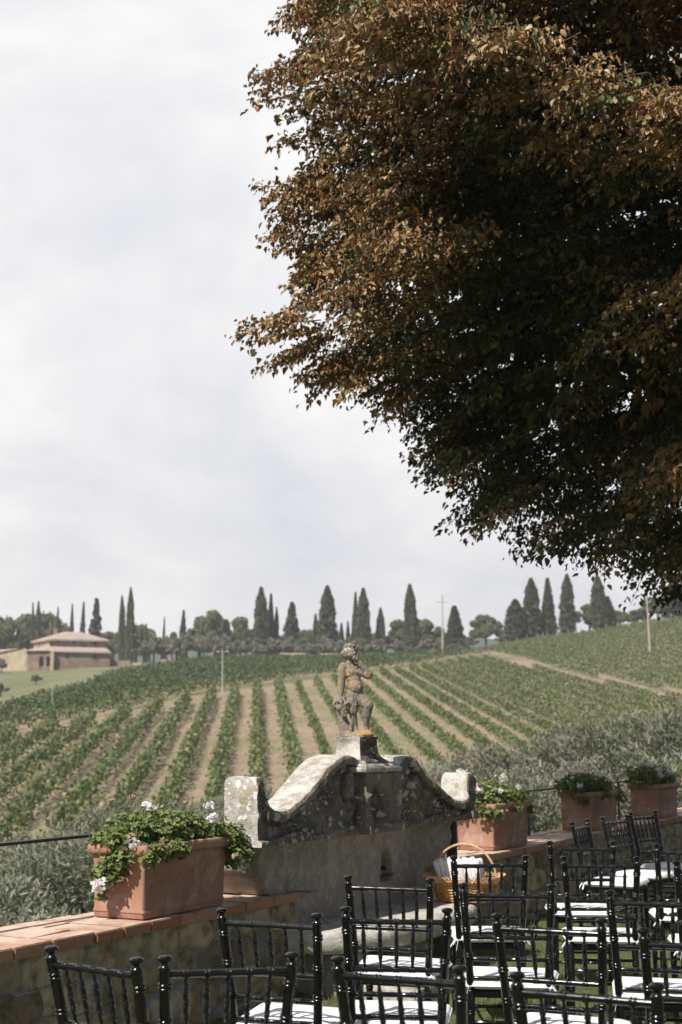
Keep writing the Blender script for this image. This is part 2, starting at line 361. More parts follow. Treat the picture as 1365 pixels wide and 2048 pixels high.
PUP = poly([(1000, 1311), (1090, 1335), (1200, 1360), (1320, 1382), (1440, 1400)])+[np.array([75., 215.]), np.array([80., 285.]), np.array([62., 292.]), np.array([47., 298.]), np.array([33., 290.]), np.array([24., 262.])]
up2 = poly([(985, 1309), (900, 1317), (820, 1330), (740, 1340), (650, 1350), (540, 1366), (430, 1381), (330, 1403), (230, 1427), (120, 1450), (0, 1474), (-60, 1492)])
PB2 = up2[::-1]+poly([(940, 1305), (820, 1318), (700, 1322), (560, 1324), (430, 1326), (395, 1327), (330, 1338), (230, 1356), (165, 1385), (70, 1408), (0, 1430), (-60, 1450)])
# order of PB2: lower edge left->right then upper edge right->left
PMEAD = poly([(-200, 1475), (0, 1436), (70, 1412), (165, 1389), (230, 1360), (330, 1341), (400, 1330)])+[np.array([-30., 345.]), np.array([-120., 345.]), np.array([-110., 200.])]
NU = 170; U = np.linspace(-.62, .62, NU); Yg = np.concatenate([np.linspace(2, 60, 34)[:-1], np.geomspace(60, 420, 190), np.geomspace(440, 880, 12)])
UU, YY = np.meshgrid(U, Yg, indexing='ij'); XX = UU*(YY+6); Zg = hz(XX.ravel(), YY.ravel())
far = (YY.ravel() > 60)
Zg = Zg+np.where(far, .25, .08)*vnoise(np.c_[XX.ravel(), YY.ravel(), np.zeros(XX.size)], .06, 3.)
xf, yf = XX.ravel(), YY.ravel()
PV = [np.array([p[0], p[1]]) for p in H3]+bottom
vin = (inpoly(xf, yf, PMAIN) | inpoly(xf, yf, PUP) | inpoly(xf, yf, PB2)).astype(float)
# bare headland track between the blocks
segs = np.array(H3)
dmin = np.full(len(xf), 1e9)
for i in range(len(segs)-1):
    a_, b_ = segs[i], segs[i+1]; ab = b_-a_; tt = np.clip(((xf-a_[0])*ab[0]+(yf-a_[1])*ab[1])/(ab@ab), 0, 1)
    dmin = np.minimum(dmin, np.hypot(xf-a_[0]-tt*ab[0], yf-a_[1]-tt*ab[1]))
vin = np.maximum(vin, (dmin < 4.5).astype(float)); mead = inpoly(xf, yf, PMEAD).astype(float)*(1-vin)
me = nmesh('hillside', np.c_[xf, yf, Zg], grid_faces(NU, len(Yg)), {'vineyard': vin, 'meadow': mead})
tag(link('hillside', me, M['hill'], smooth=True), kind='structure')
# far blue hills on the horizon
hx = np.linspace(-600, 650, 80); hv = []
for j, (dy, zz) in enumerate([(0, -10), (20, .6), (40, 1.), (70, 1.), (85, -.2)]):
    for x in hx: hv.append((x, 790+dy, -5 if zz == -10 else zz*(50+5*math.sin(x*.01+1)+3*math.sin(x*.033))))
me = nmesh('hills', np.array([hv[j*80+i] for i in range(80) for j in range(5)]), grid_faces(80, 5))
mm, nt_, b_ = newmat('far_wooded_hill', .95, .05); setc(nt_, b_, mix(nt_, noise(nt_, worldpos(nt_), .02, 5), (.07, .09, .08), (.12, .14, .12)))
tag(link('hills', me, mm, smooth=True), kind='structure')
# lawn of the terrace
LV = []; ns, ntt = 60, 60
for i in range(ns):
    for j in range(ntt):
        s = -12+60*i/(ns-1); t = T0+.20-34*(j/(ntt-1))**1.6
        x, y, z = W(s, t); LV.append((x, y, .012*mnoise.noise(Vector((x, y, 0)))))
tag(link('lawn', nmesh('lawn', np.array(LV), grid_faces(ns, ntt)), M['lawn'], smooth=True), kind='structure')
n = 90000; gx = rng.uniform(-1.2, 4.2, n); gy = rng.uniform(3.2, 13, n); _, tt = ST(gx, gy); k = tt < T0+.02; gx, gy = gx[k], gy[k]; n = len(gx)
P = np.c_[gx, gy, np.zeros(n)-.01]; fw = runit(n)*.45+np.array([0, 0, 1.]); R = rotmats(n, fw, runit(n))
V, F, at = scatter([(-.06, 0, 0), (.06, 0, 0), (.0, 1, .12)], [(0, 1, 2)], P, R, rng.uniform(.03, .06, n), rng.random(n))
tag(link('grass', nmesh('grass', V, F, at), M['grass']), 'short dry-green grass of the terrace lawn under the black chairs', 'grass', kind='stuff')
# ------------------------------------------------------------------ vine rows
QT = [(-.5, 0, 0), (.5, 0, 0), (.55, .5, .12), (0, 1, 0), (-.55, .5, .12)]; QF = [(0, 1, 2, 3)]
QV = [(-.45, 0, 0), (.45, .05, .1), (.38, .9, 0), (-.4, .85, .12)]
words = ['zero', 'first', 'second', 'third', 'fourth', 'fifth', 'sixth', 'seventh', 'eighth', 'ninth', 'tenth', 'eleventh', 'twelfth', 'thirteenth', 'fourteenth', 'fifteenth', 'sixteenth', 'seventeenth', 'eighteenth', 'nineteenth', 'twentieth', 'twenty-first', 'twenty-second', 'twenty-third', 'twenty-fourth', 'twenty-fifth', 'twenty-sixth', 'twenty-seventh', 'twenty-eighth', 'twenty-ninth', 'thirtieth', 'thirty-first', 'thirty-second', 'thirty-third', 'thirty-fourth', 'thirty-fifth', 'thirty-sixth', 'thirty-seventh', 'thirty-eighth', 'thirty-ninth', 'fortieth', 'forty-first', 'forty-second', 'forty-third', 'forty-fourth', 'forty-fifth']
def run(X, Y):
    br = np.where(np.hypot(np.diff(X), np.diff(Y)) > 1.)[0]; e = np.r_[0, br+1, len(X)]; k = np.argmax(np.diff(e)); return X[e[k]:e[k+1]], Y[e[k]:e[k+1]]
def vinerow(X, Y, label, group, mat, dens=64, hgt=1.42, wid=.38, post=True, size=.21, stakes=False):
    X, Y = run(X, Y)
    step = math.hypot(X[1]-X[0], Y[1]-Y[0]) if len(X) > 1 else .3
    nl = int(len(X)*step*dens)
    if nl < 400 or len(X)*step < 10: return
    i = rng.integers(0, len(X)-1, nl); u = rng.random(nl); x = X[i]+(X[i+1]-X[i])*u; y = Y[i]+(Y[i+1]-Y[i])*u
    d = np.array([X[-1]-X[0], Y[-1]-Y[0]]); L = np.hypot(*d); d /= L; al = (i+u)*step
    ph = rng.random()*50
    lump = np.interp(al, np.arange(0, L+3, .45), np.clip(rng.normal(0, .5, len(np.arange(0, L+3, .45))), -1, 1))
    keep = rng.random(nl) < .80+.35*lump; x, y, al, lump = x[keep], y[keep], al[keep], lump[keep]; nl = len(x)
    top = hgt*(1+.17*lump); z0 = .22; v = rng.random(nl)**.8; zz = z0+(top-z0)*v
    off = rng.normal(0, wid*.62, nl)*(1+.4*lump)*(1-.45*v)+.12*lump
    P = np.c_[x-d[1]*off, y+d[0]*off, hz(x, y)+zz]
    V, F, at = scatter(QV, QF, P, rotmats(nl, runit(nl)+np.array([0, 0, -.3]), runit(nl)), rng.uniform(.6, 1.25, nl)*size, np.clip(.45+.3*lump+rng.normal(0, .24, nl), 0, 1))
    o = tag(link('vine_row', nmesh('vine_row', V, F, at), mat), label, 'vine row', group)
    b = MB()
    for e in (0, -1):
        zz = hz(X[e], Y[e])[0]; sg = -1 if e == 0 else 1
        b = MB(); px_, py_ = X[e]+sg*d[0]*.25, Y[e]+sg*d[1]*.25
        b.tube([(px_, py_, zz-.3), (px_, py_, zz+1.75)], .055, 6); b.build('end_post', M['post'], o)
    if stakes:
        for a in np.arange(8, L-4, 9.):
            b = MB(); x0, y0 = X[0]+d[0]*a, Y[0]+d[1]*a; z0_ = hz(x0, y0)[0]; b.tube([(x0, y0, z0_-.1), (x0, y0, z0_+hgt+.28)], .035, 5); b.build('stake', M['post'], o)
    return o
SP = 2.4; ki = 0
for k in range(-22, 24):
    Y = np.arange(60, 262, .3); X = k*SP-.058*Y
    ins = inpoly(X, Y, PMAIN)
    if ins.sum() < 12: continue
    X, Y = X[ins], Y[ins]
    px = CX+f*X/Y
    if px.min() > 1500 or px.max() < -120: continue
    if k == 0: lab = 'vine row running straight uphill, seen just left of the mossy stone wing'
    else: lab = 'vine row on the near slope, %s to the %s of the straight uphill row' % (words[abs(k)], 'left' if k < 0 else 'right')
    vinerow(X, Y, lab, 'vine rows on the near slope', M['vine'], dens=64 if k < 2 else 50, hgt=1.5 if k < 2 else 1.08, wid=.42 if k < 2 else .3, size=.21 if k < 2 else .19, stakes=True)
j = 0
for k in range(8, 48):
    Y = np.arange(150, 300, .35); X = k*SP-.058*Y
    ins = inpoly(X, Y, PUP)
    if ins.sum() < 12: continue
    X, Y = X[ins], Y[ins]
    if (CX+f*X/Y).min() > 1400 or Y[-1]-Y[0] < 19: continue
    j += 1
    vinerow(X, Y, 'vine row on the upper right slope under the ridge, %s from its left end' % words[j], 'vine rows on the upper right slope', M['vine'], dens=40, hgt=1.08, wid=.3, size=.2)
# rows of the crossing block follow the track
H2 = np.array(up2[::-1]); j = 0
for k in range(0, 42):
    tng = np.gradient(H2, axis=0); nrm = np.c_[-tng[:, 1], tng[:, 0]]; nrm /= np.linalg.norm(nrm, axis=1, keepdims=True)
    L_ = H2+nrm*(.6+k*2.6); seg = np.hypot(*np.diff(L_, axis=0).T); cum = np.r_[0, np.cumsum(seg)]
    a = np.arange(0, cum[-1], .35); X = np.interp(a, cum, L_[:, 0]); Y = np.interp(a, cum, L_[:, 1]); ins = inpoly(X, Y, PB2)
    if ins.sum() < 25: continue
    X, Y = X[ins], Y[ins]; br = np.where(np.hypot(np.diff(X), np.diff(Y)) > 2.)[0]
    if len(br): X, Y = X[:br[0]+1], Y[:br[0]+1]
    if len(X) < 25: continue
    j += 1
    # curved rows: leaves follow the polyline
    vinerow(X, Y, 'darker vine row crossing the slope beyond the sandy track, %s up from it' % words[j], 'vine rows crossing beyond the track', M['vine2'] if k > 0 else M['vine'], dens=44, hgt=1.45, wid=.36, size=.22)
# ------------------------------------------------------------------ generic trees
def copy_tree(o, parent=None):
    c = o.copy(); COL.objects.link(c); c.parent = parent
    for ch in list(o.children): copy_tree(ch, c)
    return c
def make_tree(name, pts, mat, size, trunk, tpl=QV, rnd=None, limbs=None):
    root = empty(name)
    n = len(pts); rr = rng.random(n) if rnd is None else rnd
    V, F, at = scatter(tpl, QF, pts, rotmats(n, runit(n)+np.array([0, 0, .15]), runit(n)), size*rng.uniform(.6, 1.3, n), np.clip(rr, 0, 1))
    link('crown', nmesh('crown', V, F, at), mat, root)
    b = MB(); b.tube(trunk[0], trunk[1], 8)
    for l in (limbs or []): b.tube(l[0], l[1], 5)
    b.build('trunk', M['bark'], root, True)
    return root
def cyp_pts(n, kind=0):                      # unit: height 1, half width about .5 (scaled after)
    z = rng.random(n)**.9; prof = {0: lambda z: np.minimum(1, (1-z)*4.)**.7*(.5+.5*np.clip(1-z, 0, 1)**.8)*np.clip(z*9+.5, 0, 1), 1: lambda z: (1-z)**.8*np.clip(z*8+.5, 0, 1)}[kind](z)
    a = rng.random(n)*2*np.pi; r = prof*np.sqrt(rng.uniform(.45, 1, n)); ph = rng.random()*9
    lum = vnoise(np.c_[np.cos(a)*1.6+ph, np.sin(a)*1.6, z*9], 1., 2.)
    r = r*(1+.36*lum); return np.c_[np.cos(a)*r, np.sin(a)*r, .03+z*.97], np.clip(.5+.6*lum+rng.normal(0, .18, n), 0, 1)
PROTO = {}
def proto_cyp(key, mat, kind):
    p, r = cyp_pts(9000, kind); p2 = p*np.array([1.35, 1.35, 13.])
    PROTO[key] = make_tree('cypress_tree', p2, mat, .24, ([(0, 0, -1.2), (0, 0, 3), (0, 0, 11)], [.25, .2, .05]), rnd=r)
proto_cyp('cyA', M['cypress'], 0); proto_cyp('cyB', M['cypress'], 1); proto_cyp('cyD', M['darkcypress'], 1)
def blob_pts(n, lobes, flat=1.):
    P = []; Rr = []
    ws = np.array([l[3]**2 for l in lobes]); ws /= ws.sum()
    for l, w_ in zip(lobes, ws):
        m = int(n*w_); d = runit(m); lum = vnoise(d*1.8+np.array(l[:3]), 1., 1.); r = l[3]*np.sqrt(rng.uniform(.35, 1, m))*(1+.25*lum)
        P.append(np.array(l[:3])+d*r[:, None]*np.array([1, 1, flat])); Rr.append(.5+.5*lum+rng.normal(0, .18, m))
    return np.concatenate(P), np.concatenate(Rr)
def lobes_for(rad, zc, n, h):
    L = [(0, 0, zc, rad*.5)]
    for i in range(n):
        a = 2*math.pi*i/n+random.random(); q = random.uniform(.45, .92)*rad
        L.append((math.cos(a)*q, math.sin(a)*q, zc+random.uniform(-.5, .55)*h*.4, rad*random.uniform(.2, .42)))
    for i in range(n//2): L.append((random.uniform(-.4, .4)*rad, random.uniform(-.4, .4)*rad, zc+h*random.uniform(.25, .42), rad*random.uniform(.2, .36)))
    return L
for key in ('brA', 'brB'):
    p, r = blob_pts(11000, lobes_for(4.2, 5.2, 9, 7.), .8)
    PROTO[key] = make_tree('broadleaf_tree', p, M['broad'], .32, ([(0, 0, -1), (0, 0, 2.5), (.2, 0, 6)], [.35, .28, .1]), rnd=r)
p = []; rr_ = []
for i in range(26):
    z = 1.+i*.46; rad = 3.3*(1-z/13.3)**.8*(.75+.3*random.random())
    for k in range(9):
        a = random.random()*6.28; m = 34; q = np.sqrt(rng.random(m)); th_ = a+rng.normal(0, .16, m)
        p.append(np.c_[np.cos(th_)*rad*q, np.sin(th_)*rad*q, z-.35*q*rad*.4+rng.normal(0, .12, m)]); rr_.append(np.full(m, random.random())+rng.normal(0, .1, m))
PROTO['fir'] = make_tree('fir_tree', np.concatenate(p), M['fir'], .36, ([(0, 0, -1), (0, 0, 6), (0, 0, 12.8)], [.3, .2, .04]), rnd=np.concatenate(rr_))
p, r = blob_pts(3200, lobes_for(2., 2.5, 7, 3.), .95)
PROTO['olF'] = make_tree('olive_tree', p, M['oliveold'], .3, ([(0, 0, -.6), (.1, 0, 1.2), (0, 0, 2.4)], [.22, .16, .08]), rnd=r)
USED = {}
def plant(key, px, ytop, ybase, hw, D, label, cat, group, base_w, base_h, hide=0.):
    b0 = atY(px, ybase, D); topz = atY(px, ytop, D)[2]
    zb = hz(b0[0], D)[0]; zb = min(b0[2], topz-1) if zb > topz-1 else zb
    if key not in USED: o = PROTO[key]; USED[key] = 1
    else: o = copy_tree(PROTO[key])
    wm = hw*D/f*(.68 if key[:2] == 'cy' else .55 if key == 'fir' else .8 if key[:2] == 'br' else 1.); hh = topz-zb
    o.location = (b0[0], D, zb); o.scale = (wm/base_w, wm/base_w, hh/base_h); o.rotation_euler = (random.uniform(-.025, .025), random.uniform(-.025, .025), random.random()*6.28)
    tag(o, label, cat, group); return o
GC = 'cypresses along the ridge'
def cy(px, yt, hw, label, D=345, key='cyA', yb=1322): return plant(key, px, yt, yb, hw, D, label, 'cypress', GC, 1.45, 13.)
cy(66, 1206, 11, 'left cypress of the close pair rising behind the farmhouse roof', 362, 'cyB')
cy(76, 1203, 12, 'right cypress of the close pair rising behind the farmhouse roof', 366)
cy(102, 1232, 6, 'very thin short cypress by the farmhouse chimney', 372, 'cyB')
cy(115, 1215, 11, 'slim cypress behind the top of the farmhouse roof, first of three spaced apart', 370, 'cyB')
cy(142, 1209, 12, 'middle of three slim cypresses behind the farmhouse roof', 370, 'cyB')
cy(163, 1205, 14, 'cypress next to the grey-green fir behind the farmhouse', 368, 'cyB')
cy(245, 1192, 13, 'left of the two tall columns just right of the farmhouse, the shorter one')
cy(259, 1176, 16, 'tallest column just right of the farmhouse, blunt topped', 342)
cy(293, 1247, 7, 'thin pale green cypress in front of the round tree right of the farmhouse', 330)
cy(326, 1234, 8, 'lone needle-thin cypress in the gap of open sky above the olives', 350, 'cyB')
cy(364, 1221, 18, 'pointed cypress with a shaggy base left of the ragged broadleaf trees', 348, 'cyB')
cy(452, 1240, 32, 'squat cone-shaped cypress behind the pale lamp post', 345, 'cyB')
cy(522, 1175, 28, 'tall blunt cypress left of the black one, near the middle of the ridge', 340)
cy(541, 1188, 18, 'almost black tall cypress pressed against the blunt green one', 350, 'cyD')
cy(553, 1214, 10, 'thin grey-green tree between the black cypress and the dark fir', 352)
cy(633, 1228, 18, 'low ragged cypress leaning into the big one left of the statue', 350, 'cyB')
cy(656, 1172, 33, 'broadest tall cypress, just left above the statue head', 340)
cy(684, 1247, 16, 'small black spiky cypress directly above the statue head', 380, 'cyD')
cy(697, 1243, 13, 'second small black spiky cypress above the statue, on the right', 380, 'cyD')
cy(710, 1185, 17, 'slim pointed cypress, left one of the pair right of the statue head', 345, 'cyB')
cy(727, 1177, 26, 'fuller cypress, right one of the pair right of the statue head', 342)
cy(762, 1216, 17, 'short crooked cypress between the pair and the tall lone one', 345)
cy(823, 1169, 26, 'tall lone cypress rising out of yellow-green broadleaf trees', 340)
cy(912, 1212, 40, 'wide dark conical cypress right of the wooden pole', 335, 'cyB', 1305)
cy(1031, 1199, 36, 'shortest and widest of the four cypresses standing in line on the right ridge', 320, 'cyA', 1283)
cy(1066, 1157, 32, 'second of four cypresses in line on the right ridge, fuller and tall', 322, 'cyA', 1283)
cy(1098, 1157, 30, 'third of four cypresses in line on the right ridge, with swollen base', 324, 'cyB', 1280)
cy(1136, 1149, 27, 'fourth and tallest of the cypresses in line on the right ridge', 322, 'cyA', 1275)
cy(1200, 1152, 28, 'tall cypress beside the dark round tree on the right ridge', 324, 'cyA', 1263)
cy(1217, 1193, 34, 'lower wide cypress leaning against the tall one on the right ridge', 318, 'cyB', 1258)
cy(1350, 1167, 46, 'broad cypress at the far right end of the ridge', 322, 'cyA', 1238)
cy(40, 1262, 11, 'thin cypress half sunk in the woods left of the farmhouse', 356, 'cyA')
plant('fir', 189, 1196, 1322, 42, 356, 'grey-green fir with a bare pointed top right behind the farmhouse', 'fir tree', 'firs on the ridge', 3., 13.)
plant('fir', 582, 1203, 1318, 50, 352, 'dark tiered fir between the black cypress and the broad one', 'fir tree', 'firs on the ridge', 3., 13.)
GB = 'broadleaf trees along the ridge'
for i, (px, yt, hw, D, lab) in enumerate([(5, 1240, 55, 380, 'round tree cut by the left edge of the view'), (55, 1236, 60, 385, 'ragged tree behind the low end of the farmhouse'), (95, 1230, 55, 390, 'broad tree behind the chimney of the farmhouse'),
    (215, 1268, 40, 365, 'low bushy tree between the farmhouse and the two tall columns'), (272, 1252, 52, 352, 'round dark tree just right of the two tall columns'), (400, 1238, 48, 352, 'ragged broadleaf tree left of the pale lamp post'), (432, 1226, 48, 350, 'highest ragged broadleaf tree above the pale lamp post'),
    (480, 1240, 44, 356, 'broadleaf tree left of the tall blunt cypress'), (610, 1262, 42, 360, 'low round tree right of the dark fir'), (560, 1275, 36, 362, 'low dark tree at the foot of the black cypress'), (745, 1268, 34, 362, 'low dark tree behind the crooked cypress'),
    (792, 1244, 44, 350, 'yellow-green round tree left of the tall lone cypress'), (848, 1243, 48, 352, 'yellow-green round tree right of the tall lone cypress'), (876, 1262, 40, 352, 'lower round tree beside the wooden pole'),
    (972, 1232, 42, 338, 'round pale tree alone right of the wide conical cypress'), (1180, 1212, 42, 330, 'dark round tree left of the tall cypress on the right ridge'), (1240, 1222, 40, 332, 'low grey tree right of the leaning cypress'), (1272, 1222, 44, 334, 'low grey tree just left of the leaning grey pole'), (1318, 1196, 50, 330, 'dark tree to the right of the leaning grey pole'), (1372, 1185, 50, 330, 'dark tree at the right edge of the view')]):
    plant('brA' if i % 2 else 'brB', px, yt, 1322 if px < 900 else 1275, hw*1.1, D, lab, 'tree', GB, 4.9, 8.4)
for px, yt, hw, lab in [(300, 1262, 26, 'low tree behind the thin pale cypress'), (345, 1268, 24, 'low tree left of the shaggy pointed cypress'), (505, 1262, 26, 'low tree at the left foot of the tall blunt cypress'), (640, 1270, 24, 'low tree at the foot of the broadest tall cypress'), (672, 1272, 24, 'low tree beneath the black spiky pair'), (705, 1274, 22, 'low tree at the foot of the slim pointed cypress'), (815, 1262, 26, 'low tree at the foot of the tall lone cypress'), (940, 1275, 20, 'low bush right of the wide conical cypress'), (1005, 1272, 20, 'low bush left of the four cypresses in line')]:
    plant('brA', px, yt, 1322 if px < 900 else 1290, hw*1.2, 358 if px < 900 else 330, lab, 'tree', GB, 4.9, 8.4)
i = 0
for px in list(range(286, 900, 21))+[]:
    i += 1; px += random.uniform(-6, 6); top = 1282+random.uniform(-10, 8)-(6 if 300 < px < 470 else 0)+(4 if px > 800 else 0)
    plant('olF', px, top, 1316, random.uniform(17, 25), 318+random.uniform(-8, 8), 'small grey olive tree in the row under the ridge, %s counted from the farmhouse' % words[i], 'olive tree', 'small olives in a row under the ridge', 2.2, 4.2)
plant('olF', 905, 1289, 1306, 26, 262, 'small dark bush at the top of the vineyard right of the wooden pole', 'bush', None, 2.2, 4.2)
plant('olF', 72, 1350, 1372, 13, 222, 'pale twiggy bush on the meadow below the farmhouse', 'bush', None, 2.2, 4.2)
plant('olF', 3, 1318, 1340, 14, 290, 'round green bush at the left end of the farmhouse yard', 'bush', None, 2.2, 4.2)
plant('olF', 2, 1368, 1390, 18, 190, 'brown bush cut by the left edge on the meadow', 'bush', None, 2.2, 4.2)
# near olives in the valley
def near_olive(mat, seed):
    random.seed(seed); L = lobes_for(2.1, 3.1, 11, 3.3); L2 = []
    for i in range(34):
        a = random.random()*6.28; q = random.uniform(.7, 1.12)*2.1; L2.append((math.cos(a)*q, math.sin(a)*q, 3.1+random.uniform(-1.1, 1.5), random.uniform(.25, .5)))
    p, r = blob_pts(48000, L+L2, .95); p += rng.normal(0, .05, p.shape)
    n = len(p); root = empty('olive_tree')
    q = p-np.array([0, 0, 2.6]); fw = q/np.linalg.norm(q, axis=1, keepdims=True)+runit(n)*.9
    V, F, at = scatter([(-.13, 0, 0), (.13, 0, 0), (.10, 1, .05), (-.10, 1, .05)], QF, p, rotmats(n, fw, runit(n)), rng.uniform(.06, .13, n), np.clip(r, 0, 1))
    link('crown', nmesh('crown', V, F, at), mat, root)
    b = MB(); b.tube([(0, 0, -.8), (.12, .05, .8), (-.05, 0, 1.8)], [.28, .2, .15], 9)
    for i in range(9):
        a = i*.7; b.tube([(0, 0, 1.4), (math.cos(a)*.8, math.sin(a)*.8, 2.4), (math.cos(a+.2)*1.6, math.sin(a+.2)*1.6, 3.3+random.uniform(-.6, .9))], [.1, .06, .015], 6)
    b.build('trunk', M['bark'], root, True); return root
no = [near_olive(M['olive'], 3), near_olive(M['olive'], 5), near_olive(M['oliveold'], 8)]; nu = [0, 0, 0]
OL = [(-60, 1760, 22, 0, 1.05, 'olive tree at the left edge just below the coping'), (70, 1790, 19, 1, .9, 'low olive tree under the bare iron handrail'), (215, 1640, 27, 1, 1.1, 'olive crown directly behind the near planter'), (100, 1668, 31, 0, 1.1, 'olive crown above the handrail at left'),
      (340, 1612, 33, 0, 1.1, 'olive crown rising behind the flowers of the near planter'), (-20, 1672, 36, 1, 1.05, 'farther olive crown at the left edge'), (450, 1600, 38, 1, 1.1, 'olive crown left of the mossy stone wing'), (560, 1585, 44, 0, 1.1, 'olive crown behind the left sweep of the stone fountain'),
      (690, 1560, 47, 1, 1.1, 'olive crown behind the statue pedestal'), (800, 1545, 46, 0, 1.2, 'olive crown right of the statue pedestal'), (900, 1525, 44, 0, 1.3, 'olive crown behind the right stone wing'), (1000, 1500, 42, 2, 1.35, 'brownish olive crown above the second planter'),
      (1110, 1478, 41, 0, 1.35, 'olive crown above the third planter'), (1215, 1458, 39, 2, 1.4, 'tall brownish olive crown between the third and fourth planters'), (1330, 1425, 38, 0, 1.45, 'tall olive crown at the right edge of the view'), (1430, 1430, 37, 1, 1.4, 'olive crown cut off by the right edge'),
      (930, 1560, 30, 1, 1.15, 'nearer olive crown right behind the second planter'), (1060, 1545, 29, 0, 1.2, 'nearer olive crown behind the gap in the railing'), (1190, 1530, 30, 2, 1.25, 'nearer brownish olive crown above the three turned chairs'), (1320, 1520, 31, 0, 1.3, 'nearer olive crown behind the fourth planter'), (800, 1600, 30, 0, 1.1, 'nearer olive crown hidden behind the stone fountain')]
for px, yt, D, k, scl, lab in OL:
    o = no[k] if not nu[k] else copy_tree(no[k]); nu[k] = 1
    tp = atY(px, yt, D); zb = hz(tp[0], D)[0]; hh = tp[2]-zb
    o.location = (tp[0], D, zb); o.scale = (scl, scl, max(.45, hh/4.95)); o.rotation_euler = (0, 0, random.random()*6.28)
    tag(o, lab, 'olive tree', 'olive trees in the valley below the terrace')
# ------------------------------------------------------------------ farmhouse, poles
def farmhouse():
    D = 300; c = atY(120, 1330, D); g = hz(c[0], D)[0]; m = D/f
    root = empty('farmhouse', (c[0], D, g), 0, 'old brick farmhouse with pinkish tiled hip roof above the meadow', 'farmhouse')
    def X(px): return (px-120)*m
    def Z(py): return atY(120, py, D)[2]-g
    wm = simple('farm_brick', (.25, .185, .145), .9, .1, .35, .8, bs=.3); lm = simple('farm_plaster', (.46, .37, .26), .9, .1, .2, .6); rm = simple('farm_roof_tiles', (.40, .33, .28), .9, .1, .2, 1.2, bs=.3)
    dk = simple('dark_opening', (.02, .018, .015), .9, .1); sh = simple('red_shutter', (.3, .12, .09), .8, .1)
    x0, xc, x1 = X(52), X(98), X(206)
    # upper block rotated: long side to the right, short lit side to the left
    zt = Z(1277); zb = -1.; dpt = 11.
    b = MB(); V = [(x0, 7.5, zb), (xc, 0, zb), (x1, 3.5, zb), (x1-9, 13, zb), (x0, 7.5, zt), (xc, 0, zt), (x1, 3.5, zt), (x1-9, 13, zt)]
    b.add(V, [(1, 2, 6, 5), (2, 3, 7, 6), (3, 0, 4, 7), (4, 5, 6, 7)]); b.build('brick_wall', wm, root)
    b = MB(); b.add([V[0], V[1], V[5], V[4]], [(0, 1, 2, 3)]); b.build('plastered_wall', lm, root)
    b = MB(); o_ = .7; zr = Z(1259); ze = zt-.1
    R_ = [(x0-o_, 7.6, ze), (xc-.1, -o_, ze), (x1+o_, 3.2, ze), (x1-9, 13.8, ze)]; ra, rb = (X(100)+1.5, 6.8, zr), (X(150), 6.6, zr-.1)
    b.add(R_+[ra, rb], [(0, 1, 4), (1, 2, 5, 4), (2, 3, 5), (3, 0, 4, 5)]); b.add([(x, y, z-.35) for x, y, z in R_], [(0, 1, 2, 3)]); 
    for i in range(4):
        p, q = R_[i], R_[(i+1) % 4]; b.add([p, q, (q[0], q[1], q[2]-.35), (p[0], p[1], p[2]-.35)], [(0, 1, 2, 3)])
    rf = b.build('hip_roof', rm, root); b = MB(); b.box((X(97), 7, zr+.1), (.9, .8, 1.2)); b.build('chimney', wm, rf)
    # lower lean-to in front
    zl = Z(1304); zh = Z(1294); ya = -4.5
    b = MB(); b.add([(X(112), ya, zb), (X(222), ya+2.5, zb), (X(222), 4.5, zb), (X(112), ya, zl), (X(222), ya+2.5, zl), (X(222), 4.5, zl)], [(0, 1, 4, 3), (1, 2, 5, 4)]); b.build('lower_brick_wall', wm, root)
    b = MB(); b.add([(X(111), ya-.5, zl), (X(226), ya+2, zl-.2), (X(206), 3.45, zh), (X(98), .05, zh+.2)], [(0, 1, 2, 3)]); b.add([(X(111), ya-.5, zl-.25), (X(226), ya+2, zl-.45), (X(226), ya+2, zl-.2), (X(111), ya-.5, zl)], [(0, 1, 2, 3)]); b.build('lean_to_roof', rm, root)
    b = MB(); b.add([(X(60), ya+1.5, zb), (X(112), ya, zb), (X(112), ya, zl), (X(60), ya+1.5, zl+.1)], [(0, 1, 2, 3)]); b.build('porch_wall', wm, root)
    b = MB(); b.add([(X(57), ya+1, zl+.05), (X(112), ya-.5, zl), (X(98), .05, zh+.2), (X(52), 7.4, zh+.2)], [(0, 1, 2, 3)]); b.build('porch_roof', rm, root)
    b = MB(); b.box((X(114.5), ya-.6, (zl+zb)/2-.3), (.75, .6, zl-zb+.4)); b.build('corner_pillar', lm, root)
    # annex at the left, plastered and lit
    b = MB(); b.add([(X(-40), 9, zb), (X(46), ya+4.5, zb), (X(60), ya+1.5, zb), (X(-40), 9, Z(1304)), (X(46), ya+4.5, Z(1296)), (X(60), ya+1.5, Z(1300))], [(0, 1, 4, 3), (1, 2, 5, 4)]); b.build('annex_wall', lm, root)
    b = MB(); b.add([(X(-42), 8.4, Z(1303)), (X(48), ya+4, Z(1296)), (X(52), 8, Z(1291)), (X(-40), 12.5, Z(1293))], [(0, 1, 2, 3)]); b.build('annex_roof', rm, root)
    def wall_y(px):                                          # y of long wall at px
        q = (X(px)-xc)/(x1-xc); return 3.5*q
    for px, py in ((114, 1281.5), (144, 1283), (185, 1284.5)):
        b = MB(); b.box((X(px), wall_y(px)-.02, Z(py)), (.55, .2, .62)); b.build('window', dk, root)
    b = MB(); b.box((X(193), ya+1.75, Z(1314)), (.8, .2, .55)); b.build('window', dk, root)
    b = MB(); b.box((X(140), ya+.55, Z(1314)), (.6, .2, .5)); b.build('window', dk, root)
    for px in (91, 106):
        b = MB(); b.box((X(px), ya+1.5-(px-60)/52*1.5-.02, Z(1324)), (.9, .2, 1.9)); b.build('door', dk, root)
    b = MB(); b.box((X(70), 4.55, Z(1284)), (.75, .3, 1.05), rz=-.75); b.build('shutter', sh, root)
